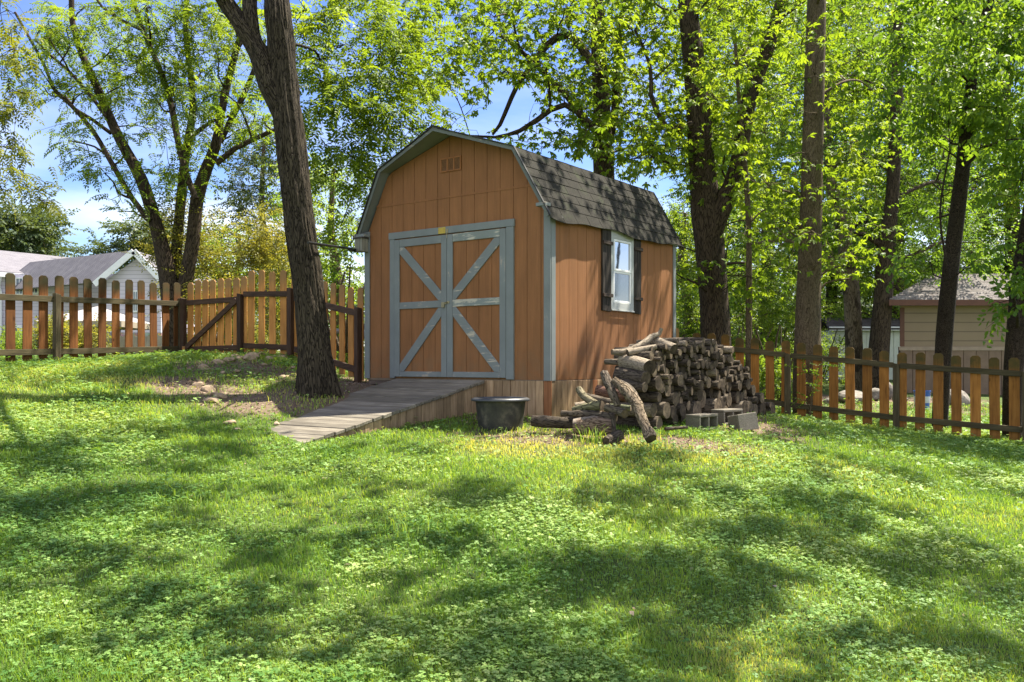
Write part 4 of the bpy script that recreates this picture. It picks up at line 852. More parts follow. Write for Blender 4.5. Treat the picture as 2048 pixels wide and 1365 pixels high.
# ------------------------------------------------------------------ leaves
def leaf_verts(p, d, n, L, w, fold=.25, wide=False):
    """one leaf: base p, direction d, face normal n. kite (4 verts) or six-point leaf"""
    r = np.cross(d, n); dn = n * fold * w
    if wide: return [p, p + d * L * .35 + r * w * .5 + dn * .5, p + d * L * .75 + r * w * .36 + dn * .4 - n * L * .05, p + d * L - n * L * .14, p + d * L * .75 - r * w * .36 + dn * .4 - n * L * .05, p + d * L * .35 - r * w * .5 + dn * .5], [(0, 1, 2, 3), (0, 3, 4, 5)]
    return [p, p + d * L * .45 + r * w * .5 + dn, p + d * L - n * L * .08, p + d * L * .45 - r * w * .5 + dn], [(0, 1, 2, 3)]
def unit(v): v = np.array(v, float); return v / np.linalg.norm(v)
def tmpl_pinnate(seed, n=6, L=.30, lf=.088, w=.037):      # feather-shaped walnut leaf drooping along its stalk (local +x, up = z)
    r_ = random.Random(seed); V, Q = [], []; 
    def P(s): return np.array([s * L, 0, -.42 * L * s * s])
    for i in range(n):
        s = .18 + .8 * i / (n - 1)
        for sg in (-1, 1):
            k = math.sin(math.pi * (.25 + .7 * s)); d = unit([.55 + r_.uniform(-.1, .1), sg * 1.0, -.35 + r_.uniform(-.25, .2)]); v, q = leaf_verts(P(s), d, unit([.1, r_.uniform(-.3, .3), 1]), lf * (.6 + .5 * k), w)
            b = len(V); V += v; Q += [tuple(b + j for j in f) for f in q]
    v, q = leaf_verts(P(1), unit([1, 0, -.8]), unit([.8, 0, 1]), lf, w); b = len(V); V += v; Q += [tuple(b + j for j in f) for f in q]
    v = [P(0) + [0, .003, 0], P(.5) + [0, .002, 0], P(1), P(.5) - [0, .002, 0], P(0) - [0, .003, 0], P(.5) - [0, .0021, 0]]
    b = len(V); V += [v[0], v[1], v[3], v[4]]; Q.append((b, b + 1, b + 2, b + 3)); b = len(V); V += [v[1], v[2], v[2] - [0, .001, 0], v[3]]; Q.append((b, b + 1, b + 2, b + 3))
    return np.array(V), np.array(Q)
def tmpl_palm(seed, L=.13, w=.052, n=5):                   # hickory: five leaflets spreading from the stalk end
    r_ = random.Random(seed); V, Q = [], []; o = np.array([.11, 0, -.02])
    for i, a in enumerate(([0, .75, -.75, 1.7, -1.7])[:n]):
        d = unit([math.cos(a), math.sin(a), -.45 + r_.uniform(-.35, .3)]); nn = unit(np.cross(np.cross(d, [r_.uniform(-.3, .3), r_.uniform(-.3, .3), 1]), d))
        v, q = leaf_verts(o, d, nn, L * (1.05 if i < 3 else .72) * r_.uniform(.85, 1.1), w * (1 if i < 3 else .75), wide=True); b = len(V); V += v; Q += [tuple(b + j for j in f) for f in q]
    V += [np.array([0, .0025, 0]), o, o - [0, .001, 0], np.array([0, -.0025, 0])]; b = len(V) - 4; Q.append((b, b + 1, b + 2, b + 3)); return np.array(V), np.array(Q)
def tmpl_droop(seed, L=.10, w=.062, n=7, s=.30, wide=True, dz=-1.0):   # broad leaves hanging in pairs along a twig
    r_ = random.Random(seed); V, Q = [], []
    for i in range(n):
        q_ = (i + .6) / n; sg = 1 if i % 2 else -1; p = np.array([q_ * s, sg * .012, -.05 * q_]); d = unit([.5 + r_.uniform(-.4, .4), sg * r_.uniform(.3, 1.), dz * r_.uniform(.25, 1.3)]); nn = unit(np.cross(np.cross(d, [r_.uniform(-.5, .5), r_.uniform(-.5, .5), 1]), d))
        v, q = leaf_verts(p, d, nn, L * r_.uniform(.75, 1.15), w * r_.uniform(.85, 1.1), wide=wide); b = len(V); V += v; Q += [tuple(b + j for j in f) for f in q]
    return np.array(V), np.array(Q)
T_WAL = [tmpl_pinnate(i) for i in range(4)]
T_HIC = [tmpl_palm(i) for i in range(5)]
T_DOG = [tmpl_droop(i) for i in range(5)]
T_GEN = [tmpl_droop(i + 9, .085, .05, 9, .34, False, -.5) for i in range(5)]
T_FAR = [tmpl_droop(i + 19, .15, .10, 10, .55, False, -.4) for i in range(4)]
T_SML = [tmpl_droop(i + 29, .05, .03, 9, .24, False, -.2) for i in range(4)]
T_SHD = [tmpl_droop(i + 39, .17, .11, 8, .5, False, -.3) for i in range(4)]
def scatter(name, tm, pos, dirs, scl, mat, parent=None, r_=None, tone=None):
    """sprays placed at pos pointing along dirs, joined into one crown mesh"""
    r_ = r_ or rng; n = len(pos)
    if n == 0: return None
    d = dirs / np.linalg.norm(dirs, axis=1, keepdims=True); up = np.array([0, 0, 1.0]) + r_.normal(0, .35, (n, 3)); y = np.cross(up, d); y /= np.linalg.norm(y, axis=1, keepdims=True) + 1e-9; z = np.cross(d, y)
    which = r_.integers(0, len(tm), n); VV, QQ, LV = [], [], []; b = 0
    if tone is None: tone = r_.random(n)
    for k, (tv, tq) in enumerate(tm):
        s = np.nonzero(which == k)[0]
        if len(s) == 0: continue
        B = np.stack([d[s], y[s], z[s]], 1) * scl[s][:, None, None]        # (m,3,3)
        v = np.einsum('vj,mjk->mvk', tv, B) + pos[s][:, None, :]; VV.append(v.reshape(-1, 3))
        q = tq[None] + (np.arange(len(s)) * len(tv))[:, None, None] + b; QQ.append(q.reshape(-1, 4)); b += len(s) * len(tv)
        nl = len(tv); t_ = np.clip(tone[s][:, None] * .75 + .25 * r_.random((len(s), (nl + 3) // 4)).repeat(4, 1)[:, :nl], 0, 1); LV.append(t_.ravel())
    return np_mesh(name, np.concatenate(VV), np.concatenate(QQ), mat, {'lv': ('FLOAT', np.concatenate(LV))}, parent)

# ------------------------------------------------------------------ trees
def smooth_path(P, Rr, step):
    P = [np.array(p, float) for p in P]; out, rad = [], []
    for i in range(len(P) - 1):
        p0 = P[max(i - 1, 0)]; p1 = P[i]; p2 = P[i + 1]; p3 = P[min(i + 2, len(P) - 1)]; n = max(1, int(np.linalg.norm(p2 - p1) / step))
        for k in range(n):
            t_ = k / n; out.append(.5 * ((2 * p1) + (-p0 + p2) * t_ + (2 * p0 - 5 * p1 + 4 * p2 - p3) * t_ ** 2 + (-p0 + 3 * p1 - 3 * p2 + p3) * t_ ** 3)); rad.append(Rr[i] + (Rr[i + 1] - Rr[i]) * t_)
    out.append(P[-1]); rad.append(Rr[-1]); return np.array(out), np.array(rad)
class Wood:
    def __init__(s): s.V = []; s.Q = []; s.B = []; s.n = 0
    def tube(s, P, Rr, seg=10, flare=None, rough=0., seed=0):
        n = len(P); T = np.gradient(P, axis=0) if n > 1 else np.zeros_like(P); T /= np.linalg.norm(T, axis=1, keepdims=True) + 1e-9
        u0 = np.array([1.0, 0, 0]) if abs(T[0][0]) < .8 else np.array([0, 1.0, 0]); L = np.r_[0, np.cumsum(np.linalg.norm(np.diff(P, axis=0), axis=1))]
        th = np.arange(seg) * 2 * np.pi / seg; rings = []; bk = []
        rref = max(Rr[0], .02)
        for i in range(n):
            u = u0 - T[i] * np.dot(u0, T[i]); u /= np.linalg.norm(u) + 1e-9; u0 = u; w = np.cross(T[i], u)
            k = np.full(seg, Rr[i])
            if flare is not None:
                f = math.exp(-max(L[i], 0) / flare[0]); k = k * (1 + flare[1] * f * (.75 + .45 * np.cos(th * flare[2] + seed) + .3 * np.cos(th * (flare[2] + 2) + seed * 2)))
            if rough:
                c3 = (np.cos(th) * rref, np.sin(th) * rref, np.full(seg, L[i])); sc = 18
                a = vnoise(c3[0] * sc + 3, c3[1] * sc + seed, c3[2] * 2.2); b_ = vnoise(c3[0] * sc * 2 + 9, c3[1] * sc * 2, c3[2] * 5 + seed); g = vnoise(c3[0] * 3, c3[1] * 3, c3[2] * 1.2 + 5)
                k = k + rough * ((1 - abs(2 * a - 1) ** .7) * -1 + .45 * (b_ - .5)) + Rr[i] * .08 * (g - .5) * 2
            rings.append(P[i] + np.outer(np.cos(th) * k, u) + np.outer(np.sin(th) * k, w)); bk.append(np.c_[np.cos(th) * rref, np.sin(th) * rref, np.full(seg, L[i])])
        i_, j_ = np.meshgrid(np.arange(n - 1), np.arange(seg), indexing='ij'); j2 = (j_ + 1) % seg
        s.Q.append(np.stack([i_ * seg + j_, i_ * seg + j2, (i_ + 1) * seg + j2, (i_ + 1) * seg + j_], -1).reshape(-1, 4) + s.n); s.V.append(np.concatenate(rings)); s.B.append(np.concatenate(bk)); s.n += n * seg
    def build(s, name, mat, parent): return np_mesh(name, np.concatenate(s.V), np.concatenate(s.Q), mat, {'bk': ('FLOAT_VECTOR', np.concatenate(s.B))}, parent, smooth=True)
_w0 = Vector(shed_pt(FW + .01, 1.69, 1.62)); _wn = Vector((c_, s_, 0)); _wd = (_w0 - Vector((0, 0, CAMH))).normalized(); _wr = _wd - 2 * _wd.dot(_wn) * _wn
def in_hole(p, holes):                 # gaps between the crowns; one opens the view from the shed window to the sky
    q = Vector(p[:3]) - _w0
    if q.length > .5 and q.angle(_wr) < .17: return True
    if p[1] < 1: return False
    px = 1024 + F * p[0] / p[1]; py = HOR - F * (p[2] - CAMH) / p[1]
    return any(((px - a) / c) ** 2 + ((py - b) / d) ** 2 < 1 for a, b, c, d in holes)
def tree(name, label, stems, clusters, tm, leafmat, barkmat, seed=0, twigs=9, fronds=3, crad=.6, scale=1.0, group=None, seg=14, near=False, flare=None, up=.3, crown_name='crown', shade=None, branch=True, holes=(), tonefn=None, cat='tree', twr=.006):
    """stems: list of (points, radii); clusters: centres of leaf masses (x,y,z[,r])"""
    r_ = np.random.default_rng(seed + 100); base = np.array(stems[0][0][0], float)
    base[2] = g1(base[0], base[1]); o = thing(name, label, cat, tuple(base), 0, group)
    wd = Wood(); br = Wood(); nodes = []; nr = []
    for i, (P, Rr) in enumerate(stems):
        pp, ra = smooth_path(P, Rr, .018 if near else .25); wd.tube(pp - base, ra, 190 if near else max(seg, 8), flare if i == 0 else None, .027 if near else 0, seed + i)
        st = max(1, len(pp) // max(6, int(len(pp) * (.25 if near else 1) * .3))) if near else 1
        nodes += list(pp[::14] if near else pp); nr += list(ra[::14] if near else ra)
    N = np.array(nodes); NR_ = np.array(nr); pos, dr, sc = [], [], []
    for c in clusters:
        c = np.array(c, float); R_ = c[3] if len(c) > 3 else crad; c = c[:3]
        if in_hole(c, holes): continue
        if branch:
            d = np.linalg.norm(N - c, axis=1) + .9 * np.maximum(N[:, 2] - c[2] + .35, 0) + .25 * np.maximum(.6 - np.linalg.norm(N - c, axis=1), 0); j = int(np.argmin(d)); a = N[j]; L = np.linalg.norm(c - a)
            if L > .05:
                m1 = a + (c - a) * .35 + r_.normal(0, .07 * L, 3) + [0, 0, .06 * L]; m2 = a + (c - a) * .7 + r_.normal(0, .06 * L, 3) + [0, 0, .07 * L]
                r0 = min(NR_[j] * .62, .010 + .013 * L); pp, ra = smooth_path([a, m1, m2, c], [r0, r0 * .8, r0 * .6, max(r0 * .4, twr)], .16); br.tube(pp - base, ra, 7, seed=seed)
                k = len(pp) // 4; N = np.r_[N, pp[k:]]; NR_ = np.r_[NR_, ra[k:]]; ld = (c - m1)
            else: ld = np.array([0, 0, 1.0])
        else: ld = r_.normal(0, 1, 3)
        for q in range(twigs):
            e = c + r_.normal(0, 1, 3) * R_ * np.array([.55, .55, .38]); dv = e - c; dv = dv + ld / (np.linalg.norm(ld) + 1e-6) * .12
            if in_hole(e, holes): continue
            if branch and q % 2 == 0:
                mdl = (c + e) / 2 + r_.normal(0, .05, 3); pp = np.array([c, mdl, e]); br.tube(pp - base, np.array([twr, twr * .7, twr * .4]), 4)
            for f in range(fronds):
                k = (f + r_.random()) / fronds; p = c + (e - c) * (.35 + .65 * k); pos.append(p - base); ddir = dv / (np.linalg.norm(dv) + 1e-6) * .8 + r_.normal(0, .75, 3) * [1, 1, .45] + [0, 0, -.1]; dr.append(ddir); sc.append(scale * r_.uniform(.75, 1.2))
    wd.build('trunk', barkmat, o)
    if br.n: br.build('branch_wood', barkmat, o)
    if pos:
        pos = np.array(pos); tone = np.clip(.5 + .9 * (fbm(pos[:, 0] * .8 + seed, pos[:, 1] * .8, pos[:, 2] * .8, 3) - .44) * 2 + r_.normal(0, .15, len(pos)), 0, 1)
        scatter(crown_name, tm, pos, np.array(dr), np.array(sc), leafmat, o, r_, tone)
    return o
def S(pts, Y, rad=None, yb=None):       # a stem described by where its centreline passes, with half-widths in the same units
    out, rr_ = [], []
    for i, p in enumerate(pts):
        yy = Y + (p[3] if len(p) > 3 else 0); out.append(W(p[0], p[1], yy)); rr_.append(p[2] * .5 / F * yy)
    return out, rr_
def rooted(st, dz=.25):                 # start the stem in the soil
    P, Rr = st; x, y, z = P[0]; g = g1(x, y); P = [(x, y, g - dz)] + [p for p in P if p[2] > g + .05]; Rr = [Rr[0]] + Rr[-(len(P) - 1):]; return P, Rr
def fill(n, x0, x1, y0, y1, Ya, Yb, r_, k=1.0):    # centres spread through a slab of air
    out = []
    for _ in range(n):
        Y = r_.uniform(Ya, Yb); out.append(W(r_.uniform(x0, x1), r_.uniform(y0, y1), Y))
    return out
def box(n, x, y, z, r_): return [(r_.uniform(*x), r_.uniform(*y), r_.uniform(*z)) for _ in range(n)]

BK_A = m_bark('bark_furrowed', (.026, .020, .013), (.078, .062, .041), 1.35, 1.0, stretch=.15)
BK_B = m_bark('bark_dark', (.032, .023, .016), (.095, .07, .048), 1.0, .8)
BK_E = m_bark('bark_grey_brown', (.075, .055, .035), (.18, .138, .09), 1.5, .6)
BK_G = m_bark('bark_scaly', (.10, .075, .052), (.25, .195, .14), .9, .7, patch=(.04, .03, .022))
BK_I = m_bark('bark_blocky', (.022, .016, .012), (.085, .064, .048), 1.3, 1.0, blocky=True)
LF_W = m_leaf('leaf_walnut', (.045, .10, .016), (.17, .25, .03), .55, 1.6)
LF_H = m_leaf('leaf_hickory', (.06, .125, .016), (.19, .28, .030), .55, 1.6, yf=.15)
LF_D = m_leaf('leaf_dogwood', (.04, .10, .02), (.14, .24, .03), .55, 1.55)
LF_F = m_leaf('leaf_woods', (.035, .09, .018), (.14, .24, .035), .55, 1.6)
LF_M = m_leaf('leaf_mid', (.06, .125, .022), (.19, .28, .045), .55, 1.6)
LF_G = m_leaf('leaf_blue_green', (.045, .075, .035), (.09, .13, .055), .4, 1.3)
LF_Y = m_leaf('leaf_yellow_bush', (.13, .155, .035), (.27, .27, .07), .5, 1.25, yf=.25)
r1 = np.random.default_rng(21)
# the branches that overhang the yard stand between the sun and these spots of the lawn
SHADE = [(30, 930), (60, 900), (230, 1000), (300, 1020), (420, 1030), (560, 1040), (350, 930), (480, 980), (650, 1010), (760, 1040), (700, 960), (820, 990), (900, 1080), (1000, 1100), (1100, 1130), (1180, 1190), (980, 1160), (850, 1180), (780, 1240), (620, 1140), (500, 1150), (350, 1220), (450, 1200), (530, 1260), (640, 1290), (60, 1100), (120, 1140), (30, 1200), (870, 1300), (1000, 1310), (1200, 1260), (1330, 1250), (1400, 1160), (1450, 1060), (1380, 1070), (1550, 1130), (1580, 1000), (1680, 1020), (1750, 1040), (1500, 1190), (1600, 1220), (1700, 1250), (1850, 1130), (1950, 1120), (1800, 1290), (1950, 1290), (1150, 1000), (1270, 1010), (1040, 1000), (1300, 930), (1180, 930), (1900, 900), (1740, 880), (1650, 930), (1850, 960), (1990, 1000), (400, 870), (470, 880), (180, 870), (560, 960), (60, 1020), (1300, 1180), (1050, 1230), (700, 1180)]
_can = []
for px, py in SHADE + [(r1.uniform(-100, 2150), 860 + 520 * r1.random() ** 1.4) for _ in range(12)]:
    Y = 5.0
    for _ in range(25):
        z = g1((px - 1024) / F * Y, Y); Y += .6 * ((CAMH - z) * F / (py - HOR) - Y)
    X = (px - 1024) / F * Y
    for k in range(2):
        h = r1.uniform(6.3, 9.5); j = r1.normal(0, .30, 2); _can.append((X + sdir.x / sdir.z * h + j[0] * 1.3, Y + sdir.y / sdir.z * h + j[1], z + h, .22))
def canopy(a, b): return [c for c in _can if a <= c[0] < b]
# --- the big forked trunk in front of the shed's left corner
YA = 11.2
stA = rooted(S([(640, 800, 92), (634, 760, 84), (628, 700, 76), (619, 600, 70), (606, 500, 70), (593, 400, 71), (583, 300, 70), (572, 200, 66), (563, 100, 62), (555, 20, 55), (548, -90, 50, .3), (545, -260, 42, .6), (560, -460, 32, 1), (575, -700, 20, 1.5)], YA))
stA2 = S([(578, 262, 40), (562, 215, 56), (540, 170, 52), (520, 110, 46), (490, 62, 42), (455, 8, 38), (415, -60, 34, -.3), (350, -170, 26, -.6), (290, -300, 18, -1)], YA)
stA3 = S([(545, 190, 30), (527, 140, 42), (508, 80, 38), (500, 20, 35), (498, -60, 32, .3), (480, -220, 26, .8), (440, -420, 16, 1.2)], YA)
clA = [W(x, y, Y) for x, y, Y in ((640, 120, 12.5), (690, 90, 13), (740, 60, 13.5), (650, 40, 12.6), (700, 20, 13), (760, 110, 13.5), (720, 160, 13.2), (670, 190, 12.8), (640, 230, 12.7), (700, 240, 13.3), (760, 210, 13.8), (800, 60, 14), (790, 160, 14), (650, 290, 12.8), (700, 310, 13.3), (750, 290, 13.8), (790, 250, 14), (660, 350, 13), (720, 370, 13.5), (690, 430, 13.5), (640, 160, 12.4), (830, 120, 14.2), (840, 20, 14.2), (610, 20, 12.4), (735, 0, 13), (820, 200, 14.2), (770, 330, 14), (600, 70, 12.6), (710, 120, 14.5), (745, 240, 14.6), (660, 80, 14.4), (770, 30, 14.6), (690, 170, 14.8), (720, 200, 12.6), (820, 260, 14))]
clA += fill(16, 610, 860, -30, 300, 12.6, 15.5, r1)
clA += canopy(-99, .6) + box(14, (-5.5, -2.0), (14, 17.5), (8.8, 10.8), r1)
stA = (stA[0], [r * .94 for r in stA[1]])
tree('forked_trunk_tree', 'big forked tree with deeply furrowed bark standing left of the shed beside the ramp', [stA, stA2, stA3], clA, T_WAL, LF_W, BK_A, 1, twigs=8, fronds=3, crad=.62, near=True, flare=(.30, .50, 4), scale=1.0, holes=[(690, 130, 16, 30)])
# --- many-stemmed walnut behind the left fence
YBt = 18.5
bs = [rooted(S([(350, 720, 44), (344, 620, 40), (333, 540, 34), (312, 450, 26), (283, 360, 24), (240, 280, 20), (215, 225, 18), (190, 165, 16), (165, 112, 13), (145, 45, 11), (142, -40, 10), (130, -150, 6)], YBt)),
      S([(300, 442, 12), (265, 398, 11), (215, 312, 10), (186, 262, 9), (143, 212, 8), (110, 182, 7), (88, 130, 6), (30, 25, 5)], YBt - .3),
      S([(222, 267, 8), (185, 240, 7), (150, 218, 6), (128, 190, 5)], YBt + .3), S([(214, 236, 8), (180, 190, 7), (140, 145, 6), (100, 110, 5), (70, 80, 4)], YBt - .5),
      S([(352, 620, 26), (352, 520, 22), (362, 400, 19), (370, 320, 17), (378, 272, 16), (386, 215, 13), (380, 140, 12), (372, 70, 11), (375, -20, 9), (380, -140, 6)], YBt + .6),
      S([(380, 275, 10), (400, 260, 9), (424, 243, 7), (460, 232, 5)], YBt + .6),
      S([(362, 640, 30), (372, 560, 28), (386, 480, 27), (394, 400, 26), (412, 340, 24), (432, 290, 20), (440, 240, 16), (452, 180, 15), (470, 110, 13), (490, 30, 11), (505, -80, 8)], YBt),
      S([(392, 398, 12), (368, 335, 12), (352, 262, 13), (338, 190, 12), (312, 120, 11), (288, 66, 9), (270, 10, 8), (240, -80, 6)], YBt - .5),
      S([(283, 60, 7), (240, 40, 6), (205, 15, 5), (180, -20, 4)], YBt - .6),
      S([(432, 328, 12), (470, 297, 11), (505, 280, 10), (545, 262, 8), (590, 250, 6)], YBt - .2), S([(440, 285, 12), (462, 240, 12), (488, 190, 11), (508, 140, 9), (530, 80, 7)], YBt + .4)]
lB = [(150, 50), (175, 20), (95, 80), (72, 130), (215, 35), (262, 28), (300, 20), (335, 60), (235, 90), (285, 105), (325, 115), (372, 85), (412, 100), (420, 145), (380, 165), (440, 190), (430, 235), (470, 212), (182, 150), (122, 200), (98, 118), (215, 185), (152, 180), (252, 170), (232, 130), (300, 150), (150, 250), (132, 275), (182, 312), (160, 335), (205, 350), (228, 425), (252, 268), (290, 258), (315, 252), (332, 335), (290, 345), (342, 355), (392, 335), (352, 385), (382, 305), (500, 190), (450, 30), (482, 100), (520, 230), (340, 20), (400, 30), (380, 50), (350, 140), (265, 205), (200, 225), (480, 260), (440, 120), (300, 60), (180, 95), (140, 150), (375, 200), (400, 210), (345, 180), (270, 140), (310, 190), (455, 150), (510, 60), (530, 150), (240, 400), (370, 390), (128, 20), (100, 30), (330, 270), (60, 170), (420, 60), (240, 10), (470, 60), (395, 265), (405, 180), (505, 250)]
clB = [W(x + r1.uniform(-8, 8), y + r1.uniform(-8, 8), YBt + r1.uniform(-1.6, 1.6)) for x, y in lB] + [W(x + r1.uniform(-40, 40), y + r1.uniform(-30, 30), YBt + r1.uniform(-1.8, 1.8)) for x, y in lB[::2] if y < 200]
clB += box(12, (-9, -4), (15.5, 21), (9.8, 12), r1)
tree('walnut_tree', 'slender many-stemmed walnut with spreading dark limbs behind the left fence gate', bs, clB, T_WAL, LF_W, BK_B, 2, twigs=8, fronds=3, crad=.6, scale=.95, holes=[(330, 460, 70, 50), (120, 420, 90, 70), (225, 260, 12, 25), (310, 300, 26, 36), (200, 480, 100, 60)])
# --- limb of a walnut whose trunk stands outside the picture on the left
stL = rooted(([(-12.2, 13.5, 1), (-12.0, 13.5, 4), (-11.4, 13.6, 7), (-10.6, 13.6, 10)], [.22, .18, .14, .08]))
clL = [W(x, y, 13.5 + r1.uniform(-.7, .7)) for x, y in ((-40, 0), (0, 15), (22, 60), (20, 100), (5, 140), (-30, 120), (18, 180), (28, 225), (10, 265), (25, 300), (20, 345), (58, 375), (80, 400), (5, 380), (-20, 320), (-40, 220), (-60, 60), (40, 340), (0, 210), (15, 20), (-60, 320), (-90, 180))]
tree('hanging_walnut_tree', 'walnut foliage hanging in from beyond the left edge of the picture', [stL], clL, T_WAL, m_leaf('leaf_walnut_edge', (.06, .09, .02), (.15, .18, .03), .5, yf=.3), BK_B, 3, twigs=5, fronds=3, crad=.42, scale=.9, seg=10)
# --- hickories above and behind the shed
YC = 18.5
stC = rooted(S([(1212, 700, 48), (1210, 500, 44), (1208, 350, 42), (1205, 300, 40), (1203, 200, 34), (1196, 100, 28), (1195, 0, 26), (1192, -120, 22), (1190, -300, 14)], YC))
stC2 = S([(1206, 310, 20), (1228, 240, 17), (1232, 160, 14), (1240, 60, 12), (1260, -60, 8)], YC + .2)
stC3 = S([(1198, 150, 20), (1140, 70, 17), (1090, 95, 14), (1065, 130, 12), (1035, 170, 10), (1000, 250, 8), (985, 270, 5)], YC - 1); stC4 = S([(1195, 262, 14), (1130, 210, 12), (1075, 240, 11), (1040, 262, 9), (990, 275, 6), (940, 272, 4)], YC - 1)
stC5 = S([(1200, 270, 14), (1165, 240, 13), (1140, 200, 12), (1100, 160, 10), (1040, 100, 8), (1000, 70, 6)], YC - .6)
hh = [(905, 215, 34, 42), (965, 245, 30, 26), (1010, 205, 40, 50), (870, 245, 24, 22), (1055, 200, 22, 30), (1100, 235, 22, 18), (940, 165, 18, 22), (1150, 130, 14, 20), (1080, 265, 28, 14), (905, 40, 12, 12), (1135, 200, 12, 16), (1270, 120, 12, 14), (1340, 130, 10, 12), (1372, 430, 16, 26), (1380, 520, 8, 30)]
hC = fill(150, 780, 1200, -60, 190, 15.5, 20.5, r1) + fill(66, 860, 1200, 150, 300, 15.5, 19.5, r1) + fill(60, 1180, 1360, -60, 330, 16.5, 21, r1) + box(8, (-2, 4.5), (14.5, 20), (9.5, 13.0), r1)
tree('hickory_tree', 'tall dark-trunked hickory rising straight behind the shed roof', [stC, stC2, stC3, stC4, stC5], hC, T_HIC, LF_H, BK_B, 4, twigs=8, fronds=3, crad=.64, scale=.84, holes=hh)
YD = 17.6
stD = rooted(S([(1434, 760, 66), (1432, 690, 62), (1428, 600, 58), (1420, 500, 60), (1412, 420, 62), (1404, 330, 52), (1398, 250, 48), (1393, 180, 47), (1385, 100, 43), (1376, 20, 38), (1368, -80, 34), (1355, -250, 26), (1340, -420, 14)], YD))
stD2 = S([(1424, 470, 40), (1440, 420, 44), (1462, 375, 36), (1478, 320, 33), (1488, 250, 32), (1500, 195, 31), (1522, 130, 30), (1545, 70, 27), (1562, 10, 26), (1585, -80, 22), (1620, -240, 14)], YD - .1)
stD3 = S([(1384, 250, 16), (1355, 258, 14), (1330, 252, 12), (1312, 222, 10), (1302, 190, 9), (1300, 130, 7), (1270, 60, 5)], YD - .4)
hD = fill(100, 1230, 1470, -60, 330, 16.5, 21, r1) + fill(60, 1440, 1760, -60, 330, 16.5, 21, r1) + fill(34, 1330, 1640, 330, 560, 16.5, 21, r1) + fill(14, 1240, 1640, -20, 300, 14, 16, r1) + box(16, (3, 6), (12.3, 15.6), (7.9, 10), r1)
tree('split_trunk_tree', 'hickory splitting into a V of two trunks right of the shed', [stD, stD2, stD3], hD, T_HIC, LF_H, BK_B, 5, twigs=9, fronds=3, crad=.66, scale=.86, holes=hh)
YE = 15.8
stE = rooted(S([(1614, 760, 56), (1616, 640, 50), (1620, 500, 45), (1624, 350, 42), (1628, 200, 40), (1632, 50, 38), (1636, -120, 32), (1640, -350, 22)], YE))
hE = fill(20, 1640, 1800, 380, 560, 14.5, 17, r1) + fill(16, 1480, 1640, 330, 480, 14, 16, r1) + fill(16, 1560, 1760, 150, 420, 14, 17, r1) + box(26, (2.6, 5.4), (12, 15.2), (7.6, 10), r1) + canopy(.6, 3.6)
tree('straight_hickory_tree', 'straight pale-barked hickory with one clean column of trunk behind the right fence', [stE], hE, T_HIC, LF_H, BK_E, 6, twigs=6, fronds=2, crad=.5, scale=.85)
tree('sapling_tree', 'thin straight sapling trunk between the V-shaped hickory and the pale straight one', [rooted(S([(1497, 740, 13), (1498, 600, 13), (1497, 450, 11), (1490, 330, 10), (1478, 200, 8), (1470, 80, 6)], 17))], fill(10, 1430, 1560, 50, 420, 16.5, 17.5, r1), T_HIC, LF_H, BK_E, 7, twigs=5, fronds=2, crad=.4, scale=.8)
YG_ = 23
tree('gnarled_tree', 'scaly brown trunk with dark patches in front of the small white shed', [rooted(S([(1710, 800, 40), (1708, 700, 34), (1704, 600, 32), (1696, 530, 33), (1690, 470, 32), (1676, 420, 28), (1660, 350, 20), (1655, 250, 14), (1650, 120, 9)], YG_)), S([(1690, 560, 14), (1655, 512, 12), (1610, 490, 9), (1560, 480, 7), (1500, 490, 4)], YG_ - .3)],
     fill(110, 1440, 1800, 0, 600, 22, 27, r1), T_GEN, LF_F, BK_G, 8, twigs=9, fronds=3, crad=.8, scale=1.1, holes=[(1650, 590, 60, 40)])
tree('dark_trunk_tree', 'very dark cracked trunk between the small white shed and the tan outbuilding', [rooted(S([(1752, 800, 46), (1758, 700, 40), (1766, 600, 36), (1772, 500, 36), (1784, 400, 26), (1790, 300, 24), (1794, 200, 24), (1796, 80, 20), (1800, -60, 16)], 22)), S([(1775, 500, 12), (1730, 470, 10), (1700, 465, 7)], 22)],
     fill(130, 1600, 1980, -60, 560, 21.5, 27, r1), T_GEN, LF_F, BK_B, 9, twigs=9, fronds=3, crad=.85, scale=1.1, holes=[(1930, 610, 140, 50)])
YI = 15.2
stI = rooted(S([(1880, 840, 30), (1884, 760, 31), (1888, 680, 32), (1893, 620, 32), (1899, 560, 31), (1908, 480, 30), (1918, 400, 29), (1926, 330, 27), (1934, 250, 24), (1942, 170, 21), (1952, 100, 19), (1975, 20, 18), (1995, -80, 14), (2010, -250, 8)], YI))
hI = fill(50, 1770, 2120, -40, 250, 12.6, 15.8, r1) + fill(34, 1830, 2120, 230, 440, 13.6, 17.5, r1) + fill(18, 1770, 1900, 430, 545, 13.2, 15, r1) + fill(12, 1960, 2120, 470, 560, 13, 15, r1) + canopy(3.6, 5.6)
tree('slanting_tree', 'dark slanting trunk with blocky bark and bright hanging leaves in front of the tan outbuilding', [stI, S([(1922, 350, 10), (1960, 300, 8), (2040, 270, 6)], YI - .4), S([(1900, 560, 5), (1880, 430, 4), (1900, 300, 3)], YI - .8)], hI, T_DOG, LF_D, BK_I, 10, twigs=7, fronds=3, crad=.45, scale=.95, holes=[(1912, 440, 26, 120), (1890, 640, 60, 90), (1960, 600, 90, 70)])
stJ = rooted(S([(2024, 860, 36), (2026, 760, 36), (2034, 660, 38), (2046, 560, 42), (2060, 470, 42), (2080, 350, 38), (2110, 200, 34), (2150, 0, 28), (2200, -200, 18)], 14.4))
hJ = fill(40, 1990, 2300, -100, 420, 11.8, 14.8, r1) + [W(2020, 600, 12.8), W(2035, 620, 12.8)] + canopy(5.6, 99)
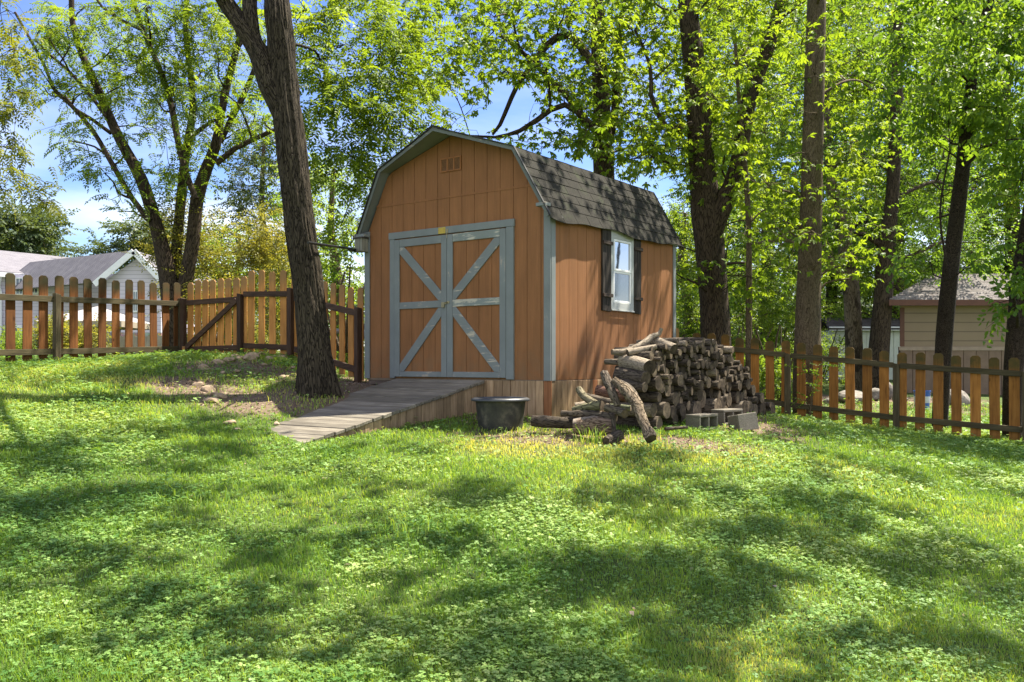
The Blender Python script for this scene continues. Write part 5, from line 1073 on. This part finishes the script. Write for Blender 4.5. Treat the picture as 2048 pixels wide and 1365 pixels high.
tree('edge_tree', 'dark trunk with blocky bark cut off by the right edge of the picture', [stJ], hJ, T_DOG, LF_D, BK_I, 11, twigs=7, fronds=3, crad=.5, scale=.95)
# --- trees further off
def bgtree(name, label, px, base_y, Y, w, cl, tm=T_GEN, mat=LF_F, bark=BK_E, seed=0, group=None, top=None, **kw):
    tp = top if top is not None else min(c[2] for c in [(0, 0, 5)])
    zt = max(c[2] for c in cl) - .5; x, _, _ = W(px, 0, Y); g = g1(x, Y)
    st = ([(x, Y, g - .2), (x + .1, Y, g + (zt - g) * .4), (x - .1, Y + .1, g + (zt - g) * .7), (x, Y, zt)], [w, w * .85, w * .6, w * .25])
    return tree(name, label, [st], cl, tm, mat, bark, seed, group=group, **kw)
bgtree('grey_trunk_tree', 'blue-green clumpy tree with a pale grey trunk seen between the walnut and the big trunk', 528, 0, 30, .17, fill(46, 465, 590, 265, 480, 28.5, 31.5, r1), T_FAR, LF_G, BK_E, 20, twigs=8, fronds=3, crad=.75, scale=.62, holes=[(600, 330, 30, 30)])
bgtree('far_round_tree', 'rounded green tree behind the left end of the white house', 55, 0, 70, .4, fill(60, -80, 110, 425, 540, 66, 74, r1), T_FAR, LF_G, BK_E, 21, twigs=9, fronds=4, crad=2.0, scale=1.9, branch=True)
bgtree('far_small_tree', 'small green tree behind the gable of the white house', 290, 0, 62, .3, fill(34, 255, 330, 445, 560, 60, 66, r1) + fill(6, 170, 240, 500, 520, 60, 62, r1), T_FAR, LF_G, BK_E, 22, twigs=9, fronds=4, crad=1.5, scale=1.5)
bgtree('leaning_grey_tree', 'tree with a bent grey trunk between the big trunk and the shed corner', 668, 0, 24, .16, fill(58, 575, 735, 330, 640, 22.5, 27, r1), T_GEN, LF_M, BK_E, 23, twigs=9, fronds=3, crad=.7, scale=1.05, holes=[(652, 455, 12, 20), (705, 560, 14, 10)])
bgtree('tree_behind_gate', 'mid green tree rising behind the yellow-green bush', 480, 0, 34, .2, fill(50, 400, 620, 470, 640, 32, 37, r1), T_FAR, LF_M, BK_E, 24, twigs=8, fronds=3, crad=.9, scale=.8)
bgtree('tree_right_of_shed', 'light green tree filling the gap right of the shed wall', 1370, 0, 27, .18, fill(60, 1330, 1480, 410, 700, 25.5, 30, r1), T_GEN, LF_M, BK_E, 25, twigs=9, fronds=3, crad=.75, scale=1.1, holes=[(1368, 590, 10, 20), (1372, 420, 12, 20)])
for i, (px, Y, w, n, lab) in enumerate([(1530, 34, .25, 110, 'dense woodland tree behind the thin sapling'), (1660, 37, .25, 110, 'dense woodland tree behind the gnarled trunk'), (1790, 33, .25, 120, 'dense woodland tree behind the very dark trunk'), (1900, 38, .3, 110, 'dense woodland tree over the roof of the tan outbuilding'), (2020, 34, .3, 120, 'dense woodland tree behind the right-hand edge of the outbuilding'), (1430, 40, .3, 90, 'woodland tree behind the V-shaped hickory')]):
    bgtree('woodland_tree', lab, px, 0, Y, w, fill(n, px - 110, px + 110, -60, 690 if px < 1800 else 600, Y - 2, Y + 3, r1), T_FAR, LF_F if i % 2 else LF_M, BK_B, 30 + i, group='woodland trees behind the right fence', twigs=11, fronds=4, crad=1.15, scale=.72)
# --- bushes
def bush(name, label, px, py, Y, cl, tm, mat, seed, **kw):
    x, y, z = W(px, py, Y); g = g1(x, y); st = [([(x, y, g - .1), (x + .05, y, g + .5), (x - .1, y, g + 1.1), (x, y, g + 1.6)], [.04, .035, .025, .015])]
    for k in range(5): a = k * 1.25; st.append(([(x, y, g), (x + .35 * math.cos(a), y + .35 * math.sin(a), g + .7), (x + .8 * math.cos(a), y + .8 * math.sin(a), g + 1.6)], [.03, .022, .012]))
    return tree(name, label, st, cl, tm, mat, BK_E, seed, cat='bush', seg=8, **kw)
bush('yellow_bush', 'airy yellow-green bush rising behind the gate pickets', 420, 700, 19.5, fill(70, 335, 590, 490, 690, 18, 21, r1) + fill(22, 310, 430, 410, 520, 18.5, 20, r1) + fill(16, 500, 570, 440, 520, 19, 21, r1), T_SML, LF_Y, 50, twigs=9, fronds=4, crad=.5, scale=1.15)
bush('flowering_bush', 'pale leafy bush growing over the tan board fence', 130, 690, 28, fill(26, 92, 195, 652, 700, 27.2, 28.6, r1), T_SML, LF_Y, 51, twigs=9, fronds=4, crad=.5, scale=1.7)
bush('hedge_bush', 'low bright green bush by the door of the white house', 60, 700, 40, fill(22, -10, 72, 672, 715, 38, 41, r1), T_GEN, LF_M, 52, twigs=9, fronds=4, crad=.6, scale=1.1)
for i, (px, py, Y, lab) in enumerate([(690, 740, 15.5, 'low green shrub behind the short golden fence panel'), (1560, 740, 18.5, 'leafy weedy shrub behind the right fence beside the woodpile'), (1480, 700, 22, 'light green shrub behind the woodpile and the right fence'), (1640, 720, 26, 'green shrub left of the small white shed'), (1540, 660, 25, 'bright leafy thicket low behind the thin sapling'), (1440, 650, 26, 'bright leafy thicket low behind the V-shaped hickory'), (1600, 600, 29, 'light green thicket behind the pale straight hickory')]):
    bush('green_shrub', lab, px, py, Y, fill((9, 16, 16, 16, 34, 34, 34)[i], px - 60 - 15 * (i > 3), px + 60 + 15 * (i > 3), py - 45 - 50 * (i > 3), py + 50 + 40 * (i > 3), Y - .5, Y + 1.2, r1), T_GEN, LF_M if i else LF_D, 60 + i, twigs=9, fronds=3, crad=.38, scale=.8)
# a sprig of weed climbing the right fence
x, y, _ = W(1618, 790, 15.0); tree('climbing_weed', 'bright green weed climbing through the pickets of the right fence', [([(x, y, g1(x, y)), (x + .1, y, g1(x, y) + .6), (x + .25, y - .05, g1(x, y) + 1.15)], [.008, .006, .003])], [W(1618, 770, 14.6), W(1608, 740, 14.7), W(1630, 750, 14.5), W(1645, 728, 14.4), W(1612, 800, 14.6)], T_GEN, LF_D, BK_E, 70, twigs=3, fronds=2, crad=.14, scale=.5, cat='weed', seg=6)
# far wood that closes the view
fw = fill(520, -300, 2500, 560, 715, 80, 130, r1); P_ = []; D_ = []; S_ = []
for c in fw:
    for k in range(14): P_.append(np.array(c) + r1.normal(0, 1, 3) * [3, 3, 1.6]); D_.append(r1.normal(0, 1, 3)); S_.append(r1.uniform(3, 5))
fo = scatter('distant_woods', T_FAR, np.array(P_), np.array(D_), np.array(S_), LF_G); tag(fo, 'far line of green woods along the horizon', 'woods', None, 'stuff')

# ------------------------------------------------------------------ lawn: grass blades, clover and dead leaves
def view_w(n, Ya, Yb, r_, p=1.0):      # spots spread over the lawn, denser near the camera
    u = r_.random(n); Y = (Ya ** (1 - p) + u * (Yb ** (1 - p) - Ya ** (1 - p))) ** (1 / (1 - p)) if p != 1 else Ya * (Yb / Ya) ** u
    X = (r_.random(n) * 2 - 1) * (Y * .74 + 1.2); return X, Y
c2, s2 = math.cos(-TH), math.sin(-TH)
def blocked(X, Y):
    lx = c2 * (X - SX) - s2 * (Y - SY); ly = s2 * (X - SX) + c2 * (Y - SY)
    on_ramp = (lx > rx0 - .0) & (lx < rx1 + .01) & (ly < 0) & (ly > -rl + .04); deck = ZF + rs * -ly
    return ((lx > -.02) & (lx < FW + .03) & (ly > -.03) & (ly < FD)) | (on_ramp & (deck > gz(X, Y) + .0))
r2 = np.random.default_rng(77)
X, Y = view_w(600000, 3.6, 19, r2, 1.0); Dm = dirt(X, Y); cv = fbm(X * 1.1 + 9, Y * 1.1, .5, 3); keep = (r2.random(len(X)) > Dm * 1.02) & (r2.random(len(X)) > np.clip((cv - .5) * 3.0, 0, .6)) & ~blocked(X, Y); X, Y, cv = X[keep], Y[keep], cv[keep]
Z = gz(X, Y); n = len(X); a = r2.random(n) * 2 * np.pi; far = np.clip(Y / 5, 1, 3.2)
tall = .75 + .9 * np.clip(fbm(X * 2.2, Y * 2.2, 8, 3) - .35, 0, 1) * 2; H = r2.uniform(.017, .042, n) * tall * far ** .35; wd_ = r2.uniform(.0016, .0030, n) * far; ln = r2.uniform(.2, 1.1, n) * H
px_, py_ = -np.sin(a) * wd_, np.cos(a) * wd_; lx, ly = np.cos(a) * ln, np.sin(a) * ln; zb = Z - .004
V = np.stack([np.c_[X - px_, Y - py_, zb], np.c_[X + px_, Y + py_, zb], np.c_[X + px_ * .7 + lx * .4, Y + py_ * .7 + ly * .4, Z + H * .62], np.c_[X - px_ * .7 + lx * .4, Y - py_ * .7 + ly * .4, Z + H * .62], np.c_[X + lx, Y + ly, Z + H], np.c_[X + lx * .99, Y + ly * .99, Z + H * .985]], 1).reshape(-1, 3)
b = np.arange(n)[:, None] * 6; Q = np.concatenate([b + [0, 1, 2, 3], b + [3, 2, 4, 5]]); dry = .55 * blob(X, Y, .4, 9.2, 2.2, .7) + .5 * blob(X, Y, -3.2, 11, 1.3, 1.3) + .3 * blob(X, Y, -6, 11, 2, 1.2); tone = np.clip(.42 + dry + (fbm(X * .9, Y * .9, 4, 3) - .45) * 1.6 + r2.normal(0, .2, n), 0, 1)
M_GR = m_leaf('grass_blade', (.095, .205, .034), (.27, .405, .072), .45, 1.35, (.62, .53, .22), .55, .6, .2)
tag(np_mesh('grass', V, Q, M_GR, {'lv': ('FLOAT', tone.repeat(6))}), 'short green lawn grass', 'grass', None, 'stuff')
# clover and ground ivy
def clover_t(seed):
    r_ = random.Random(seed); V, Q = [], []; h = r_.uniform(.7, 1.2) * .03
    for k in range(3):
        a = k * 2.094 + r_.uniform(-.2, .2); d = np.array([math.cos(a), math.sin(a), r_.uniform(-.25, .2)]); d /= np.linalg.norm(d); s = np.array([-math.sin(a), math.cos(a), 0]); p = np.array([0, 0, h]); w, L = .0072, .013
        v = [p, p + d * L * .6 + s * w, p + d * L, p + d * L * .6 - s * w]; b = len(V); V += v; Q.append((b, b + 1, b + 2, b + 3))
    b = len(V); V += [np.array([.0006, 0, 0]), np.array([-.0006, 0, 0]), np.array([-.0005, 0, h]), np.array([.0005, 0, h])]; Q.append((b, b + 1, b + 2, b + 3)); return np.array(V), np.array(Q)
T_CL = [clover_t(i) for i in range(6)]
def scat_ground(name, tm, X, Y, scl, mat, tone, r_, tilt=.22, lift=0.0):
    Z = gz(X, Y) + lift; n = len(X); a = r_.random(n) * 2 * np.pi; zv = np.c_[r_.normal(0, tilt, n), r_.normal(0, tilt, n), np.ones(n)]; zv /= np.linalg.norm(zv, axis=1, keepdims=True); xv = np.c_[np.cos(a), np.sin(a), np.zeros(n)]; xv -= zv * (xv * zv).sum(1, keepdims=True); xv /= np.linalg.norm(xv, axis=1, keepdims=True); yv = np.cross(zv, xv)
    which = r_.integers(0, len(tm), n); VV, QQ, LV = [], [], []; b = 0
    for k, (tv, tq) in enumerate(tm):
        s = np.nonzero(which == k)[0]; B = np.stack([xv[s], yv[s], zv[s]], 1) * scl[s][:, None, None]; v = np.einsum('vj,mjk->mvk', tv, B) + np.c_[X[s], Y[s], Z[s]][:, None, :]
        VV.append(v.reshape(-1, 3)); QQ.append((tq[None] + (np.arange(len(s)) * len(tv))[:, None, None] + b).reshape(-1, 4)); b += len(s) * len(tv); LV.append(np.repeat(tone[s], len(tv)))
    return np_mesh(name, np.concatenate(VV), np.concatenate(QQ), mat, {'lv': ('FLOAT', np.concatenate(LV))})
X, Y = view_w(430000, 3.6, 19, r2, 1.0); cv = fbm(X * 1.1 + 9, Y * 1.1, .5, 3); Dm = dirt(X, Y)
keep = (r2.random(len(X)) < np.clip((cv - .33) * 4.5, .08, 1)) & (r2.random(len(X)) > Dm * .98) & ~blocked(X, Y); X, Y = X[keep], Y[keep]; n = len(X); far = np.clip(Y / 5, 1, 3.5)
big = (r2.random(n) < .12) * r2.uniform(.5, 1.2, n)
M_CL = m_leaf('clover_leaf', (.09, .20, .040), (.26, .40, .105), .35, 1.3, (.5, .5, .2), .3, .5, .25)
tone = np.clip(.5 + (fbm(X * 1.3, Y * 1.3, 2, 3) - .45) * 2 + r2.normal(0, .25, n), 0, 1)
tag(scat_ground('clover', T_CL, X, Y, (r2.uniform(.45, .95, n) + big * .6) * far ** .75, M_CL, tone, r2), 'clover and ground ivy growing through the lawn', 'clover', None, 'stuff')
# dead leaves, twigs and wood chips over the bare ground
def litter_t(seed):
    r_ = random.Random(seed); L, w = r_.uniform(.02, .05), r_.uniform(.008, .022); c = r_.uniform(-.01, .012); V = [np.array([-L / 2, 0, .004]), np.array([0, -w / 2, .006 + c]), np.array([L / 2, 0, .004 + abs(c)]), np.array([0, w / 2, .006 + c * .5])]
    return np.array(V), np.array([(0, 1, 2, 3)])
T_LI = [litter_t(i) for i in range(9)]
X, Y = view_w(185000, 7.5, 20, r2, 1.0); Dm = dirt(X, Y); keep = (r2.random(len(X)) < Dm * .7 + .02) & ~blocked(X, Y); X, Y = X[keep], Y[keep]; n = len(X)
t = NT('dead_leaf'); at = t.n('ShaderNodeAttribute', attribute_name='lv').outputs['Fac']; c = t.ramp(at, [(0, (.05, .03, .018)), (.45, (.14, .085, .052)), (.8, (.25, .175, .115)), (1, (.40, .32, .24))]); M_LI = t.pbr(c, .8)
xs_, ys_ = view_w(170, 4.3, 12, r2, 1.0); X = np.r_[X, xs_]; Y = np.r_[Y, ys_]; n = len(X)
tag(scat_ground('leaf_litter', T_LI, X, Y, np.r_[r2.uniform(.35, 1.2, n - 170), r2.uniform(.7, 1.6, 170)], M_LI, r2.random(n), r2, .35, .0), 'brown dead leaves and chips scattered over bare ground', 'leaf litter', None, 'stuff')
# taller tufts at posts, ramp edge and tub
TX, TY, TH_ = [], [], []
for (px, py, Yd, k, sp_, h) in ((1185, 885, 9.1, 60, .07, .16), (1300, 868, 9.2, 40, .12, .10), (1010, 866, 9.9, 60, .3, .06), (930, 862, 10.1, 90, .35, .06), (760, 880, 9.4, 120, .6, .06), (1240, 870, 9.3, 60, .15, .09), (800, 1085, 6.1, 60, .15, .10), (385, 1030, 6.6, 60, .2, .09), (1790, 872, 14, 60, .4, .12), (110, 735, 12.6, 60, .5, .1), (520, 775, 11.6, 80, .5, .07), (600, 800, 10.8, 60, .3, .07)):
    x, y, _ = W(px, py, Yd)
    TX += list(r2.normal(x, sp_, k)); TY += list(r2.normal(y, sp_ * .6, k)); TH_ += list(r2.uniform(.6, 1.3, k) * h)
X, Y, H = map(np.array, (TX, TY, TH_)); kp = ~blocked(X, Y); X, Y, H = X[kp], Y[kp], H[kp]; n = len(X); Z = gz(X, Y); a = r2.random(n) * 6.28; w_ = .0032; px_, py_ = -np.sin(a) * w_, np.cos(a) * w_; ln = H * r2.uniform(.2, .8, n); lx, ly = np.cos(a) * ln, np.sin(a) * ln
V = np.stack([np.c_[X - px_, Y - py_, Z - .01], np.c_[X + px_, Y + py_, Z - .01], np.c_[X + px_ + lx * .35, Y + py_ + ly * .35, Z + H * .65], np.c_[X - px_ + lx * .35, Y - py_ + ly * .35, Z + H * .65], np.c_[X + lx, Y + ly, Z + H], np.c_[X + lx * .98, Y + ly * .98, Z + H * .97]], 1).reshape(-1, 3)
b = np.arange(n)[:, None] * 6; Q = np.concatenate([b + [0, 1, 2, 3], b + [3, 2, 4, 5]]); tag(np_mesh('tall_grass', V, Q, M_GR, {'lv': ('FLOAT', r2.random(n).repeat(6))}), 'taller grass tufts round the woodpile, tub and posts', 'grass', None, 'stuff')
